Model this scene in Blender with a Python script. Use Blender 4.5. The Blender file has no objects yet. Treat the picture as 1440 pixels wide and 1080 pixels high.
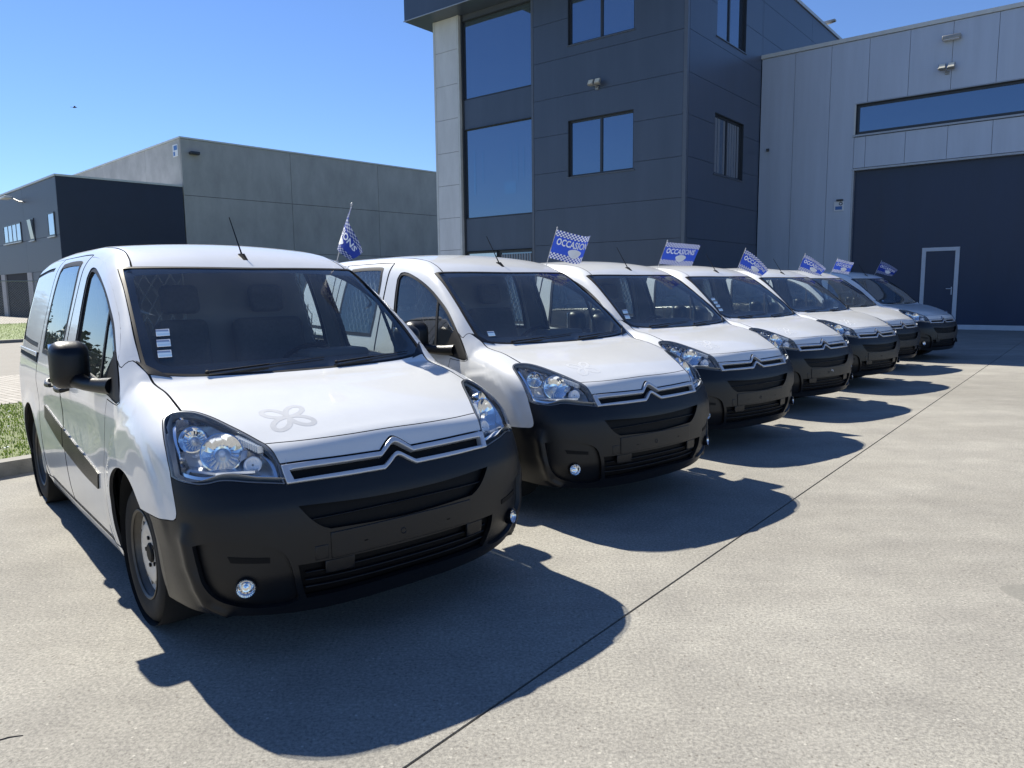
import bpy, bmesh, math, random
import numpy as np
from mathutils import Vector, Matrix
from mathutils.geometry import delaunay_2d_cdt
random.seed(7); rng = np.random.default_rng(7)
R = math.radians
S = bpy.context.scene
COL = S.collection

# ------------------------------------------------------------------ camera, sky, sun, exposure
PITCH, ROLL, CAMH, FOC = 0.12698676, -0.01171465, 1.50577, 1041.922
cp, sp_ = math.cos(PITCH), math.sin(PITCH)
fwd = Vector((0, cp, -sp_)); up0 = Vector((0, sp_, cp)); rt0 = Vector((1, 0, 0))
rt = math.cos(ROLL)*rt0 + math.sin(ROLL)*up0
upv = -math.sin(ROLL)*rt0 + math.cos(ROLL)*up0
cam = bpy.data.cameras.new('camera'); camo = bpy.data.objects.new('camera', cam); COL.objects.link(camo)
camo.matrix_world = Matrix(((rt.x, upv.x, -fwd.x, 0), (rt.y, upv.y, -fwd.y, 0), (rt.z, upv.z, -fwd.z, CAMH), (0, 0, 0, 1)))
cam.sensor_width = 36; cam.lens = FOC*36/1440; cam.clip_start = .05; cam.clip_end = 2000
S.camera = camo

SUN_EL = R(45.8)
sun_to = Vector((-.669, .704, 1.0)).normalized()
W = bpy.data.worlds.new('World'); S.world = W; W.use_nodes = True
nt = W.node_tree; nt.nodes.clear()
sky = nt.nodes.new('ShaderNodeTexSky'); sky.sky_type = 'NISHITA'; sky.sun_disc = False
sky.sun_elevation = SUN_EL; sky.sun_rotation = math.atan2(sun_to.x, sun_to.y)
sky.air_density = 1.0; sky.dust_density = .0; sky.ozone_density = 5.0; sky.altitude = 50
bg = nt.nodes.new('ShaderNodeBackground'); bg.inputs['Strength'].default_value = .068
wo = nt.nodes.new('ShaderNodeOutputWorld')
tint = nt.nodes.new('ShaderNodeMix'); tint.data_type = 'RGBA'; tint.blend_type = 'MULTIPLY'; tint.inputs[0].default_value = 1; tint.inputs[7].default_value = (.84, .95, 1.18, 1)
nt.links.new(sky.outputs[0], tint.inputs[6]); nt.links.new(tint.outputs[2], bg.inputs[0]); nt.links.new(bg.outputs[0], wo.inputs[0])
sl = bpy.data.lights.new('sun', 'SUN'); sl.energy = 5.0; sl.angle = R(.53); sl.color = (1, .945, .825)
so = bpy.data.objects.new('sun', sl); COL.objects.link(so)
so.rotation_euler = (-sun_to).to_track_quat('-Z', 'Y').to_euler(); so.location = (-20, 20, 40)
S.view_settings.view_transform = 'Standard'; S.view_settings.look = 'None'
S.view_settings.exposure = 0.86; S.view_settings.gamma = 1.0; S.view_settings.use_curve_mapping = False
S.cycles.max_bounces = 8; S.cycles.transparent_max_bounces = 16

# ------------------------------------------------------------------ materials
MATS = {}
def nmat(name):
    m = bpy.data.materials.new(name); m.use_nodes = True; MATS[name] = m
    return m, m.node_tree, m.node_tree.nodes['Principled BSDF']
def P(name, col, rough=.5, metal=0., spec=.5, coat=0., noise=None, bump=None, coords='Object', streak=0.):
    """principled with optional colour noise (scale, amount) and bump (scale, strength)"""
    m, t, b = nmat(name)
    b.inputs['Base Color'].default_value = (*col, 1); b.inputs['Roughness'].default_value = rough
    b.inputs['Metallic'].default_value = metal; b.inputs['Specular IOR Level'].default_value = spec
    b.inputs['Coat Weight'].default_value = coat; b.inputs['Coat Roughness'].default_value = .04
    tc = t.nodes.new('ShaderNodeTexCoord')
    if noise:
        sc, am = noise
        n = t.nodes.new('ShaderNodeTexNoise'); n.inputs['Scale'].default_value = sc; n.inputs['Detail'].default_value = 6; n.inputs['Roughness'].default_value = .65
        if streak:
            mp = t.nodes.new('ShaderNodeMapping'); mp.inputs['Scale'].default_value = (1, 1, streak); t.links.new(tc.outputs[coords], mp.inputs[0]); t.links.new(mp.outputs[0], n.inputs['Vector'])
        else: t.links.new(tc.outputs[coords], n.inputs['Vector'])
        r = t.nodes.new('ShaderNodeValToRGB')
        r.color_ramp.elements[0].position = .3; r.color_ramp.elements[1].position = .7
        r.color_ramp.elements[0].color = (*[c*(1-am) for c in col], 1); r.color_ramp.elements[1].color = (*[min(1, c*(1+am)) for c in col], 1)
        t.links.new(n.outputs['Fac'], r.inputs[0]); t.links.new(r.outputs[0], b.inputs['Base Color'])
        mr = t.nodes.new('ShaderNodeMapRange'); mr.inputs['To Min'].default_value = max(.02, rough*(1-am)); mr.inputs['To Max'].default_value = min(1, rough*(1+am))
        t.links.new(n.outputs['Fac'], mr.inputs['Value']); t.links.new(mr.outputs[0], b.inputs['Roughness'])
    if bump:
        sc, st = bump
        n2 = t.nodes.new('ShaderNodeTexNoise'); n2.inputs['Scale'].default_value = sc; n2.inputs['Detail'].default_value = 4
        t.links.new(tc.outputs[coords], n2.inputs['Vector'])
        bp = t.nodes.new('ShaderNodeBump'); bp.inputs['Strength'].default_value = st; bp.inputs['Distance'].default_value = .01
        t.links.new(n2.outputs['Fac'], bp.inputs['Height']); t.links.new(bp.outputs[0], b.inputs['Normal'])
    return m
def glass(name, tint, rough=.01, ior=1.5, gain=1.0, dust_veil=0.):
    m, t, b = nmat(name); t.nodes.remove(b); out = t.nodes['Material Output']
    tr = t.nodes.new('ShaderNodeBsdfTransparent'); tr.inputs[0].default_value = (*tint, 1)
    gl = t.nodes.new('ShaderNodeBsdfGlossy'); gl.inputs['Roughness'].default_value = rough
    fr = t.nodes.new('ShaderNodeFresnel'); fr.inputs['IOR'].default_value = ior
    mx = t.nodes.new('ShaderNodeMixShader')
    mu = t.nodes.new('ShaderNodeMath'); mu.operation = 'MULTIPLY'; mu.use_clamp = True; mu.inputs[1].default_value = gain
    gm = t.nodes.new('ShaderNodeNewGeometry'); mr = t.nodes.new('ShaderNodeMapRange'); mr.inputs['To Min'].default_value = ior; mr.inputs['To Max'].default_value = 1/ior
    t.links.new(gm.outputs['Backfacing'], mr.inputs['Value']); t.links.new(mr.outputs[0], fr.inputs['IOR'])
    t.links.new(fr.outputs[0], mu.inputs[0]); t.links.new(mu.outputs[0], mx.inputs[0])
    t.links.new(tr.outputs[0], mx.inputs[1]); t.links.new(gl.outputs[0], mx.inputs[2]); t.links.new(mx.outputs[0], out.inputs[0])
    if dust_veil:  # dust film, also a pale veil standing in for sky glare on glass
        df = t.nodes.new('ShaderNodeBsdfDiffuse'); df.inputs[0].default_value = (.55, .58, .60, 1); m2 = t.nodes.new('ShaderNodeMixShader')
        tc = t.nodes.new('ShaderNodeTexCoord'); nz = t.nodes.new('ShaderNodeTexNoise'); nz.inputs['Scale'].default_value = 3.5; nz.inputs['Detail'].default_value = 5
        t.links.new(tc.outputs['Object'], nz.inputs['Vector']); r2 = t.nodes.new('ShaderNodeMapRange'); r2.inputs['From Min'].default_value = .3; r2.inputs['From Max'].default_value = .7
        r2.inputs['To Min'].default_value = dust_veil*.5; r2.inputs['To Max'].default_value = dust_veil*1.5; t.links.new(nz.outputs['Fac'], r2.inputs['Value']); t.links.new(r2.outputs[0], m2.inputs[0])
        t.links.new(mx.outputs[0], m2.inputs[1]); t.links.new(df.outputs[0], m2.inputs[2]); t.links.new(m2.outputs[0], out.inputs[0])
    return m

def concrete_mat():
    m, t, b = nmat('yard_concrete')
    L = t.links.new; N = t.nodes.new
    tc = N('ShaderNodeTexCoord')
    def noise(sc, det=6, ro=.6, vec=None):
        n = N('ShaderNodeTexNoise'); n.inputs['Scale'].default_value = sc; n.inputs['Detail'].default_value = det; n.inputs['Roughness'].default_value = ro
        L(vec or tc.outputs['Object'], n.inputs['Vector']); return n
    def ramp(src, p0, c0, p1, c1):
        r = N('ShaderNodeValToRGB'); e = r.color_ramp.elements
        e[0].position = p0; e[0].color = (*c0, 1); e[1].position = p1; e[1].color = (*c1, 1); L(src, r.inputs[0]); return r.outputs[0]
    def mix(fac, a, c, mode='MIX'):
        x = N('ShaderNodeMix'); x.data_type = 'RGBA'; x.blend_type = mode
        if isinstance(fac, (int, float)): x.inputs[0].default_value = fac
        else: L(fac, x.inputs[0])
        L(a, x.inputs[6]); L(c, x.inputs[7]); return x.outputs[2]
    big = ramp(noise(.35, 8, .62).outputs['Fac'], .36, (.283, .272, .244), .66, (.358, .346, .312))
    mid = ramp(noise(2.2, 8, .7).outputs['Fac'], .35, (.87, .87, .875), .68, (1.07, 1.07, 1.06))
    fine = ramp(noise(70, 6, .8).outputs['Fac'], .36, (.58, .58, .59), .66, (1.34, 1.33, 1.31))
    c = mix(1.0, big, mid, 'MULTIPLY'); c = mix(1.0, c, fine, 'MULTIPLY')
    # pale worn streaks along the row
    mp = N('ShaderNodeMapping'); mp.inputs['Rotation'].default_value = (0, 0, R(51.4)); mp.inputs['Scale'].default_value = (.35, 1.6, 1)
    L(tc.outputs['Object'], mp.inputs[0])
    st = ramp(noise(1.1, 7, .7, mp.outputs[0]).outputs['Fac'], .42, (.90, .895, .89), .72, (1.10, 1.10, 1.09))
    c = mix(1.0, c, st, 'MULTIPLY')
    # exposed aggregate: small dark and pale stones
    v = N('ShaderNodeTexVoronoi'); v.inputs['Scale'].default_value = 70; L(tc.outputs['Object'], v.inputs['Vector'])
    sepc = N('ShaderNodeSeparateColor'); L(v.outputs['Color'], sepc.inputs[0])
    pale = ramp(sepc.outputs[0], .982, (0, 0, 0), .992, (1, 1, 1)); dist = ramp(v.outputs['Distance'], .28, (1, 1, 1), .42, (0, 0, 0))
    msk = mix(1.0, pale, dist, 'MULTIPLY')
    rgb = N('ShaderNodeRGB'); rgb.outputs[0].default_value = (.43, .41, .36, 1); c = mix(msk, c, rgb.outputs[0])
    dark = ramp(sepc.outputs[1], .955, (0, 0, 0), .975, (1, 1, 1)); msk2 = mix(1.0, dark, dist, 'MULTIPLY')
    rgb2 = N('ShaderNodeRGB'); rgb2.outputs[0].default_value = (.17, .155, .135, 1); c = mix(msk2, c, rgb2.outputs[0])
    oi = N('ShaderNodeObjectInfo'); mo = N('ShaderNodeMapRange'); mo.inputs['To Min'].default_value = .955; mo.inputs['To Max'].default_value = 1.03; L(oi.outputs['Random'], mo.inputs['Value'])
    cx = N('ShaderNodeCombineColor'); [L(mo.outputs[0], cx.inputs[k]) for k in range(3)]; c = mix(1.0, c, cx.outputs[0], 'MULTIPLY')
    # soft oily and rusty stains
    oil = ramp(noise(.9, 3, .5).outputs['Fac'], .66, (0, 0, 0), .80, (.55, .55, .55))
    rgb3 = N('ShaderNodeRGB'); rgb3.outputs[0].default_value = (.19, .175, .155, 1); c = mix(oil, c, rgb3.outputs[0])
    # a worn dark patch with its own soft outline
    m2 = N('ShaderNodeMapping'); m2.vector_type = 'TEXTURE'; m2.inputs['Location'].default_value = (-.05*math.cos(-.6743)+4.28*math.sin(.6743), .05*math.sin(.6743)+4.28*math.cos(.6743), 0); m2.inputs['Rotation'].default_value = (0, 0, -.6743); m2.inputs['Scale'].default_value = (.31, .17, 1)
    L(tc.outputs['Object'], m2.inputs[0]); ln = N('ShaderNodeVectorMath'); ln.operation = 'LENGTH'; L(m2.outputs[0], ln.inputs[0])
    ad = N('ShaderNodeMath'); ad.operation = 'MULTIPLY_ADD'; ad.inputs[1].default_value = .28; L(noise(9, 4, .6).outputs['Fac'], ad.inputs[0]); L(ln.outputs['Value'], ad.inputs[2])
    pm = ramp(ad.outputs[0], .98, (.62, .62, .62), 1.14, (0, 0, 0)); rgb4 = N('ShaderNodeRGB'); rgb4.outputs[0].default_value = (.19, .185, .165, 1); c = mix(pm, c, rgb4.outputs[0])
    L(c, b.inputs['Base Color'])
    b.inputs['Roughness'].default_value = .88; b.inputs['Specular IOR Level'].default_value = .28
    bp = N('ShaderNodeBump'); bp.inputs['Strength'].default_value = .55; bp.inputs['Distance'].default_value = .006
    L(noise(120, 5, .7).outputs['Fac'], bp.inputs['Height']); L(bp.outputs[0], b.inputs['Normal'])
    return m

M = {}
M['yard'] = concrete_mat()
M['paint'] = P('white_paint', (.70, .705, .695), .26, coat=.65, noise=(3, .035))
M['plastic'] = P('black_bumper_plastic', (.0034, .0042, .0062), .36, spec=.40, noise=(6, .18), bump=(900, .12))
M['plastic2'] = P('dark_recess_plastic', (.0025, .0027, .0035), .6, spec=.2)
M['rubber'] = P('rubber_seal', (.008, .008, .009), .55, spec=.3)
M['tyre'] = P('tyre_rubber', (.018, .0175, .017), .82, spec=.25, noise=(14, .3))
M['rim'] = P('rim_steel', (.62, .59, .53), .38, metal=.3, noise=(20, .15))
M['rimdark'] = P('rim_dark_steel', (.10, .092, .08), .5, metal=.5, noise=(18, .2))  # dark brown-tan steel of the rim barrel and hole discs
M['chrome'] = P('bright_chrome', (.82, .83, .85), .09, metal=1., noise=(8, .04))
M['satin'] = P('satin_chrome', (.58, .60, .63), .24, metal=.45, noise=(8, .05))
M['lampback'] = P('lamp_housing_silver', (.86, .88, .90), .2, metal=.35, noise=(10, .08))
M['lampdark'] = P('lamp_housing_grey', (.17, .18, .19), .25, metal=.4)
M['wsglass'] = glass('windscreen_glass', (.84, .89, .87), .006, 1.5, 1.6, .027)
M['glass'] = glass('side_glass', (.78, .84, .82), .006, 1.52, 1.6, .02)
M['lens'] = glass('lamp_lens', (.97, .98, .985), .01, 1.45, .8)
M['frit'] = P('ceramic_border', (.006, .0075, .010), .08, spec=.5)
M['dash'] = P('dash_plastic', (.07, .071, .073), .6, bump=(400, .15))
M['seat'] = P('seat_fabric', (.065, .066, .07), .9, noise=(40, .25))
M['trim'] = P('cab_trim_grey', (.22, .22, .21), .7)
M['cargo'] = P('cargo_lining', (.20, .20, .20), .8)
M['mesh'] = P('bulkhead_mesh_steel', (.45, .46, .47), .45, metal=.1)
M['rimgap'] = P('panel_gap_shadow', (.03, .03, .032), .8)
M['under'] = P('underbody_black', (.008, .008, .008), .9)
M['knot'] = P('faded_sticker_glue', (.42, .435, .46), .5, noise=(30, .06))
M['knot2'] = P('faint_sticker_ghost', (.665, .672, .67), .30, noise=(30, .06))
M['bulb'] = P('bulb_glass', (.75, .76, .78), .1, metal=.3)
M['polewhite'] = P('flag_pole_plastic', (.42, .43, .45), .4)
M['white'] = P('print_white', (.80, .81, .84), .6)
M['clad'] = P('anthracite_cladding', (.054, .073, .112), .36, spec=.6, noise=(1.6, .12), streak=.12)
M['cladtrim'] = P('anthracite_trim', (.085, .10, .13), .35, spec=.6, noise=(3, .08))
M['darkgap'] = P('joint_shadow', (.012, .014, .018), .8)
M['silver'] = P('silver_cladding', (.45, .505, .595), .42, metal=.15, noise=(2.2, .07), streak=.10)
M['silvertrim'] = P('silver_trim', (.36, .385, .42), .38, metal=.3, noise=(3, .08))
M['colpanel'] = P('pale_cladding', (.60, .61, .62), .45, noise=(2.0, .09), streak=.3)
M['gate'] = P('navy_gate_panel', (.020, .036, .078), .42, spec=.5, noise=(1.5, .14), streak=.15)
M['gateframe'] = P('light_door_frame', (.55, .58, .63), .4, noise=(5, .06))
M['framedark'] = P('window_frame_dark', (.028, .034, .043), .4)
M['conc'] = P('precast_concrete', (.385, .378, .368), .85, noise=(.8, .16), bump=(14, .3), streak=.45)
M['conc2'] = P('precast_concrete_gable', (.40, .40, .395), .85, noise=(.6, .18), bump=(14, .3))
M['clad2'] = P('slate_cladding', (.075, .092, .12), .5, noise=(.8, .10))
M['navy'] = P('navy_wall', (.020, .030, .058), .55, noise=(.8, .10))
M['coping'] = P('pale_coping', (.55, .57, .56), .4, noise=(3, .08))
M['kerb'] = P('kerb_concrete', (.22, .21, .185), .85, noise=(9, .22), bump=(60, .4))
M['asphalt'] = P('road_asphalt', (.23, .215, .19), .9, noise=(1.2, .15), bump=(80, .4))
M['soil'] = P('verge_soil', (.10, .125, .035), .95, noise=(5, .35), bump=(40, .8))
M['lawn'] = P('far_lawn', (.13, .18, .045), .95, noise=(2.5, .35), bump=(25, .9))
M['terrain'] = P('terrain_ground', (.14, .14, .09), .95, noise=(.3, .25))
M['gravel'] = P('pale_paving', (.30, .28, .25), .9, noise=(3, .25), bump=(30, .5))
M['wire'] = P('galvanised_wire', (.32, .33, .34), .5, metal=.5)
M['lampsteel'] = P('floodlight_casing', (.30, .30, .29), .45, metal=.4)
M['lampglass'] = P('floodlight_glass', (.72, .69, .58), .15)
M['signwhite'] = P('sign_white', (.70, .72, .75), .5)
M['signblue'] = P('sign_blue', (.05, .16, .42), .5)
M['blind'] = P('window_blind', (.20, .22, .25), .7)
M['bird'] = P('bird_plumage', (.02, .02, .022), .8)
M['litter'] = P('weathered_white_strap', (.5, .5, .48), .7)

def bldglass():
    m, t, b = nmat('coated_window_glass')
    b.inputs['Base Color'].default_value = (.16, .24, .34, 1); b.inputs['Metallic'].default_value = .85; b.inputs['Roughness'].default_value = .03
    tc = t.nodes.new('ShaderNodeTexCoord'); n = t.nodes.new('ShaderNodeTexNoise'); n.inputs['Scale'].default_value = .8; n.inputs['Detail'].default_value = 1
    t.links.new(tc.outputs['Object'], n.inputs['Vector'])
    oi = t.nodes.new('ShaderNodeObjectInfo'); rr = t.nodes.new('ShaderNodeValToRGB'); rr.color_ramp.elements[0].color = (.15, .205, .285, 1); rr.color_ramp.elements[1].color = (.215, .275, .35, 1); t.links.new(oi.outputs['Random'], rr.inputs[0]); t.links.new(rr.outputs[0], b.inputs['Base Color'])
    bp = t.nodes.new('ShaderNodeBump'); bp.inputs['Strength'].default_value = .12; bp.inputs['Distance'].default_value = .02
    t.links.new(n.outputs['Fac'], bp.inputs['Height']); t.links.new(bp.outputs[0], b.inputs['Normal'])
    return m
M['bglass'] = bldglass()
M['bglass2'] = P('pale_window_glass', (.55, .62, .70), .05, metal=.6)

def paver_mat():
    m, t, b = nmat('brick_pavers')
    tc = t.nodes.new('ShaderNodeTexCoord'); mp = t.nodes.new('ShaderNodeMapping'); mp.inputs['Rotation'].default_value = (0, 0, R(38.6))
    t.links.new(tc.outputs['Object'], mp.inputs[0])
    br = t.nodes.new('ShaderNodeTexBrick'); br.inputs['Scale'].default_value = 1; br.inputs['Brick Width'].default_value = .21; br.inputs['Row Height'].default_value = .105
    br.inputs['Mortar Size'].default_value = .008
    br.inputs['Color1'].default_value = (.33, .305, .27, 1); br.inputs['Color2'].default_value = (.40, .375, .335, 1); br.inputs['Mortar'].default_value = (.13, .12, .10, 1)
    t.links.new(mp.outputs[0], br.inputs['Vector']); t.links.new(br.outputs['Color'], b.inputs['Base Color']); b.inputs['Roughness'].default_value = .9
    bp = t.nodes.new('ShaderNodeBump'); bp.inputs['Strength'].default_value = .6; bp.invert = True; t.links.new(br.outputs['Fac'], bp.inputs['Height']); t.links.new(bp.outputs[0], b.inputs['Normal'])
    return m
M['paver'] = paver_mat()

def sticker_mat(name, c1, c2):
    m, t, b = nmat(name)
    tc = t.nodes.new('ShaderNodeTexCoord'); s = t.nodes.new('ShaderNodeSeparateXYZ'); t.links.new(tc.outputs['Generated'], s.inputs[0])
    r = t.nodes.new('ShaderNodeValToRGB'); r.color_ramp.interpolation = 'CONSTANT'; e = r.color_ramp.elements
    e[0].position = 0; e[0].color = (.62, .68, .74, 1); e[1].position = .10; e[1].color = (*c1, 1)
    for p, c in ((.45, (.55, .66, .76)), (.52, c1), (.66, c2), (.90, (.62, .68, .74))):
        x = e.new(p); x.color = (*c, 1)
    t.links.new(s.outputs['Z'], r.inputs[0])
    y = t.nodes.new('ShaderNodeMath'); y.operation = 'COMPARE'; y.inputs[1].default_value = .5; y.inputs[2].default_value = .42; t.links.new(s.outputs['Y'], y.inputs[0])
    mx = t.nodes.new('ShaderNodeMix'); mx.data_type = 'RGBA'; mx.inputs[6].default_value = (.62, .68, .74, 1)
    t.links.new(y.outputs[0], mx.inputs[0]); t.links.new(r.outputs[0], mx.inputs[7]); t.links.new(mx.outputs[2], b.inputs['Base Color']); b.inputs['Roughness'].default_value = .5
    return m
M['stick'] = sticker_mat('inspection_sticker', (.28, .48, .68), (.08, .16, .34))

def flag_mat():
    m, t, b = nmat('flag_cloth')
    L = t.links.new; N = t.nodes.new; out = t.nodes['Material Output']
    uv = N('ShaderNodeUVMap'); uv.uv_map = 'UVMap'
    ck = N('ShaderNodeTexChecker'); ck.inputs['Scale'].default_value = 1
    mp = N('ShaderNodeMapping'); mp.inputs['Scale'].default_value = (24, 18, 1); L(uv.outputs[0], mp.inputs[0]); L(mp.outputs[0], ck.inputs['Vector'])
    ck.inputs['Color1'].default_value = (.44, .48, .58, 1); ck.inputs['Color2'].default_value = (.012, .035, .24, 1)
    s = N('ShaderNodeSeparateXYZ'); L(uv.outputs[0], s.inputs[0])
    cm = N('ShaderNodeMath'); cm.operation = 'COMPARE'; cm.inputs[1].default_value = .505; cm.inputs[2].default_value = .285; L(s.outputs['Y'], cm.inputs[0])
    mx = N('ShaderNodeMix'); mx.data_type = 'RGBA'; L(cm.outputs[0], mx.inputs[0]); L(ck.outputs[0], mx.inputs[6]); mx.inputs[7].default_value = (.020, .060, .40, 1)
    L(mx.outputs[2], b.inputs['Base Color']); b.inputs['Roughness'].default_value = .75
    tl = N('ShaderNodeBsdfTranslucent'); L(mx.outputs[2], tl.inputs[0])
    ms = N('ShaderNodeMixShader'); ms.inputs[0].default_value = .30; L(b.outputs[0], ms.inputs[1]); L(tl.outputs[0], ms.inputs[2]); L(ms.outputs[0], out.inputs[0])
    return m
M['flag'] = flag_mat()

# ------------------------------------------------------------------ mesh helpers
def tag(o, label=None, cat=None, group=None, kind=None):
    if label: o['label'] = label
    if cat: o['category'] = cat
    if group: o['group'] = group
    if kind: o['kind'] = kind
    return o
def empty(name, loc=(0, 0, 0), rz=0., parent=None):
    o = bpy.data.objects.new(name, None); COL.objects.link(o); o.location = loc; o.rotation_euler = (0, 0, rz)
    o.empty_display_size = .1; o.parent = parent; return o
def mk(name, verts, faces, mat, parent=None, sharp=35, normals=None, mats=None, midx=None):
    me = bpy.data.meshes.new(name); me.from_pydata([tuple(map(float, v)) for v in verts], [], [tuple(map(int, f)) for f in faces])
    for m in (mats or [mat]): me.materials.append(m)
    if midx is not None: me.polygons.foreach_set('material_index', np.array(midx, dtype=np.int32))
    if sharp is None: pass
    else:
        me.polygons.foreach_set('use_smooth', np.ones(len(me.polygons), dtype=bool))
        if normals is None: me.set_sharp_from_angle(angle=R(sharp))
    me.update()
    if normals is not None: me.normals_split_custom_set([tuple(n) for n in normals])
    o = bpy.data.objects.new(name, me); COL.objects.link(o); o.parent = parent; return o
class MB:
    def __init__(s): s.v = []; s.f = []; s.m = []
    def add(s, v, f, m=0):
        n = len(s.v); s.v += [tuple(map(float, p)) for p in v]; s.f += [tuple(i+n for i in q) for q in f]; s.m += [m]*len(f); return s
    def box(s, lo, hi, m=0):
        (a, b, c), (d, e, f) = lo, hi
        return s.add([(a, b, c), (d, b, c), (d, e, c), (a, e, c), (a, b, f), (d, b, f), (d, e, f), (a, e, f)],
                     [(0, 3, 2, 1), (4, 5, 6, 7), (0, 1, 5, 4), (1, 2, 6, 5), (2, 3, 7, 6), (3, 0, 4, 7)], m)
    def prism(s, poly, fn0, fn1, m=0):
        """closed prism: fn0/fn1 map a 2d point to 3d for the two caps"""
        n = len(poly); v = [fn0(p) for p in poly]+[fn1(p) for p in poly]
        f = [tuple(range(n)), tuple(range(2*n-1, n-1, -1))]+[(i, i+n, (i+1) % n+n, (i+1) % n) for i in range(n)]
        return s.add(v, f, m)
    def lathe(s, prof, org, ax, seg=32, m=0, a0=0., a1=2*math.pi, mod=None):
        """prof: list of (radius, offset along axis)"""
        ax = Vector(ax).normalized(); t = Vector((0, 0, 1)) if abs(ax.z) < .9 else Vector((1, 0, 0))
        e1 = ax.cross(t).normalized(); e2 = ax.cross(e1); full = abs(a1-a0-2*math.pi) < 1e-6
        n = seg if full else seg+1; v = []
        for i in range(n):
            a = a0+(a1-a0)*i/seg
            for j, (r, h) in enumerate(prof):
                rr = r+(mod(i, j) if mod else 0)
                v.append(Vector(org)+ax*h+(e1*math.cos(a)+e2*math.sin(a))*rr)
        k = len(prof); f = []
        for i in range(seg):
            i2 = (i+1) % n
            for j in range(k-1): f.append((i*k+j, i*k+j+1, i2*k+j+1, i2*k+j))
        return s.add(v, f, m)
    def tube(s, pts, r, seg=8, m=0, cap=True):
        pts = [Vector(p) for p in pts]; rs = r if isinstance(r, (list, tuple)) else [r]*len(pts); v = []
        for i, p in enumerate(pts):
            d = (pts[min(i+1, len(pts)-1)]-pts[max(i-1, 0)]).normalized(); t = Vector((0, 0, 1)) if abs(d.z) < .9 else Vector((1, 0, 0))
            e1 = d.cross(t).normalized(); e2 = d.cross(e1)
            v += [p+(e1*math.cos(2*math.pi*k/seg)+e2*math.sin(2*math.pi*k/seg))*rs[i] for k in range(seg)]
        f = [(i*seg+k, i*seg+(k+1) % seg, (i+1)*seg+(k+1) % seg, (i+1)*seg+k) for i in range(len(pts)-1) for k in range(seg)]
        if cap: f += [tuple(range(seg))[::-1], tuple((len(pts)-1)*seg+k for k in range(seg))]
        return s.add(v, f, m)
    def rbox(s, lo, hi, r=.02, m=0, seg=3, rot=None, about=None):
        bm = bmesh.new(); bmesh.ops.create_cube(bm, size=1)
        c = (Vector(lo)+Vector(hi))/2; d = Vector(hi)-Vector(lo)
        for q in bm.verts: q.co = Vector((q.co.x*d.x, q.co.y*d.y, q.co.z*d.z))
        bmesh.ops.bevel(bm, geom=bm.edges[:]+bm.verts[:], offset=r, segments=seg, profile=.5, affect='EDGES')
        bm.verts.ensure_lookup_table()
        for q in bm.verts:
            w = q.co.copy()
            if rot is not None: w = rot @ w
            q.co = w+c
        v = [tuple(q.co) for q in bm.verts]; f = [tuple(x.index for x in g.verts) for g in bm.faces]; bm.free()
        return s.add(v, f, m)
    def build(s, name, mat, parent=None, sharp=35, mats=None):
        return mk(name, s.v, s.f, mat, parent, sharp, mats=mats, midx=s.m if mats else None)

# ------------------------------------------------------------------ van body surface (F<0 inside)
def cr(xs, ys):
    xs = np.array(xs, float); ys = np.array(ys, float); h = np.diff(xs); d = np.diff(ys)/h; m = np.zeros(len(xs)); m[0] = d[0]; m[-1] = d[-1]
    for i in range(1, len(xs)-1):
        if d[i-1]*d[i] > 0:
            w1 = 2*h[i]+h[i-1]; w2 = h[i]+2*h[i-1]; m[i] = (w1+w2)/(w1/d[i-1]+w2/d[i])
    def f(x):
        x = np.clip(x, xs[0], xs[-1]); i = np.clip(np.searchsorted(xs, x)-1, 0, len(xs)-2); t = (x-xs[i])/h[i]
        return (2*t**3-3*t**2+1)*ys[i]+(t**3-2*t**2+t)*h[i]*m[i]+(-2*t**3+3*t**2)*ys[i+1]+(t**3-t**2)*h[i]*m[i+1]
    return f
Wz = cr([.1, .18, .25, .4, .6, .78, .92, 1.03, 1.12, 1.3, 1.45, 1.6, 1.72, 1.9], [.80, .835, .86, .888, .902, .905, .903, .888, .868, .825, .785, .742, .70, .62])
XC = cr([.1, .17, .22, .3, .4, .55, .65, .72, .78, .86, .92, 1.0, 1.1, 1.9], [.20, .10, .06, .022, .0, .004, .014, .04, .072, .118, .165, .26, .40, .5])
XR = cr([.1, .3, .5, .9, 1.2, 1.5, 1.7, 1.85], [4.25, 4.33, 4.38, 4.365, 4.34, 4.28, 4.21, 4.08])
ZC = cr([-.1, .06, .10, .14, .21, .35, .54, .75, .93, 1.0, 1.27, 1.5, 1.60, 1.75, 1.95, 2.2, 2.6, 3.2, 3.9, 4.2, 4.4], [.70, .82, .865, .895, .925, .978, 1.028, 1.072, 1.10, 1.148, 1.385, 1.575, 1.645, 1.722, 1.78, 1.81, 1.825, 1.825, 1.80, 1.765, 1.70])
CRN = cr([.0, .15, .54, .95, 1.6, 2.2, 4.4], [.12, .11, .03, .0, .085, .09, .09])
RAD = cr([0, .20, .4, .7, 1.0, 1.2, 1.7, 2.0, 4.4], [.012, .02, .10, .15, .14, .09, .10, .14, .14])
def FA(x, y, z):
    w = Wz(z)*(1-.03*np.clip((x-2.4)/1.8, 0, 1)**1.5); dx = np.clip((x-XC(z))/.7, -1, 1); q = 1-(1-np.clip(dx, 0, 1))**4.5
    g = (y/w)**(1/.38)-q+np.where(dx < 0, -dx*4.5, 0)
    dr = np.clip((XR(z)-x)/.35, -1, 1); qr = 1-(1-np.clip(dr, 0, 1))**4
    return np.maximum(g, (y/w)**(1/.4)-qr+np.where(dr < 0, -dr*4, 0))
def FB(x, y, z): return z-(ZC(x)-CRN(x)*y*y)
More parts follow.
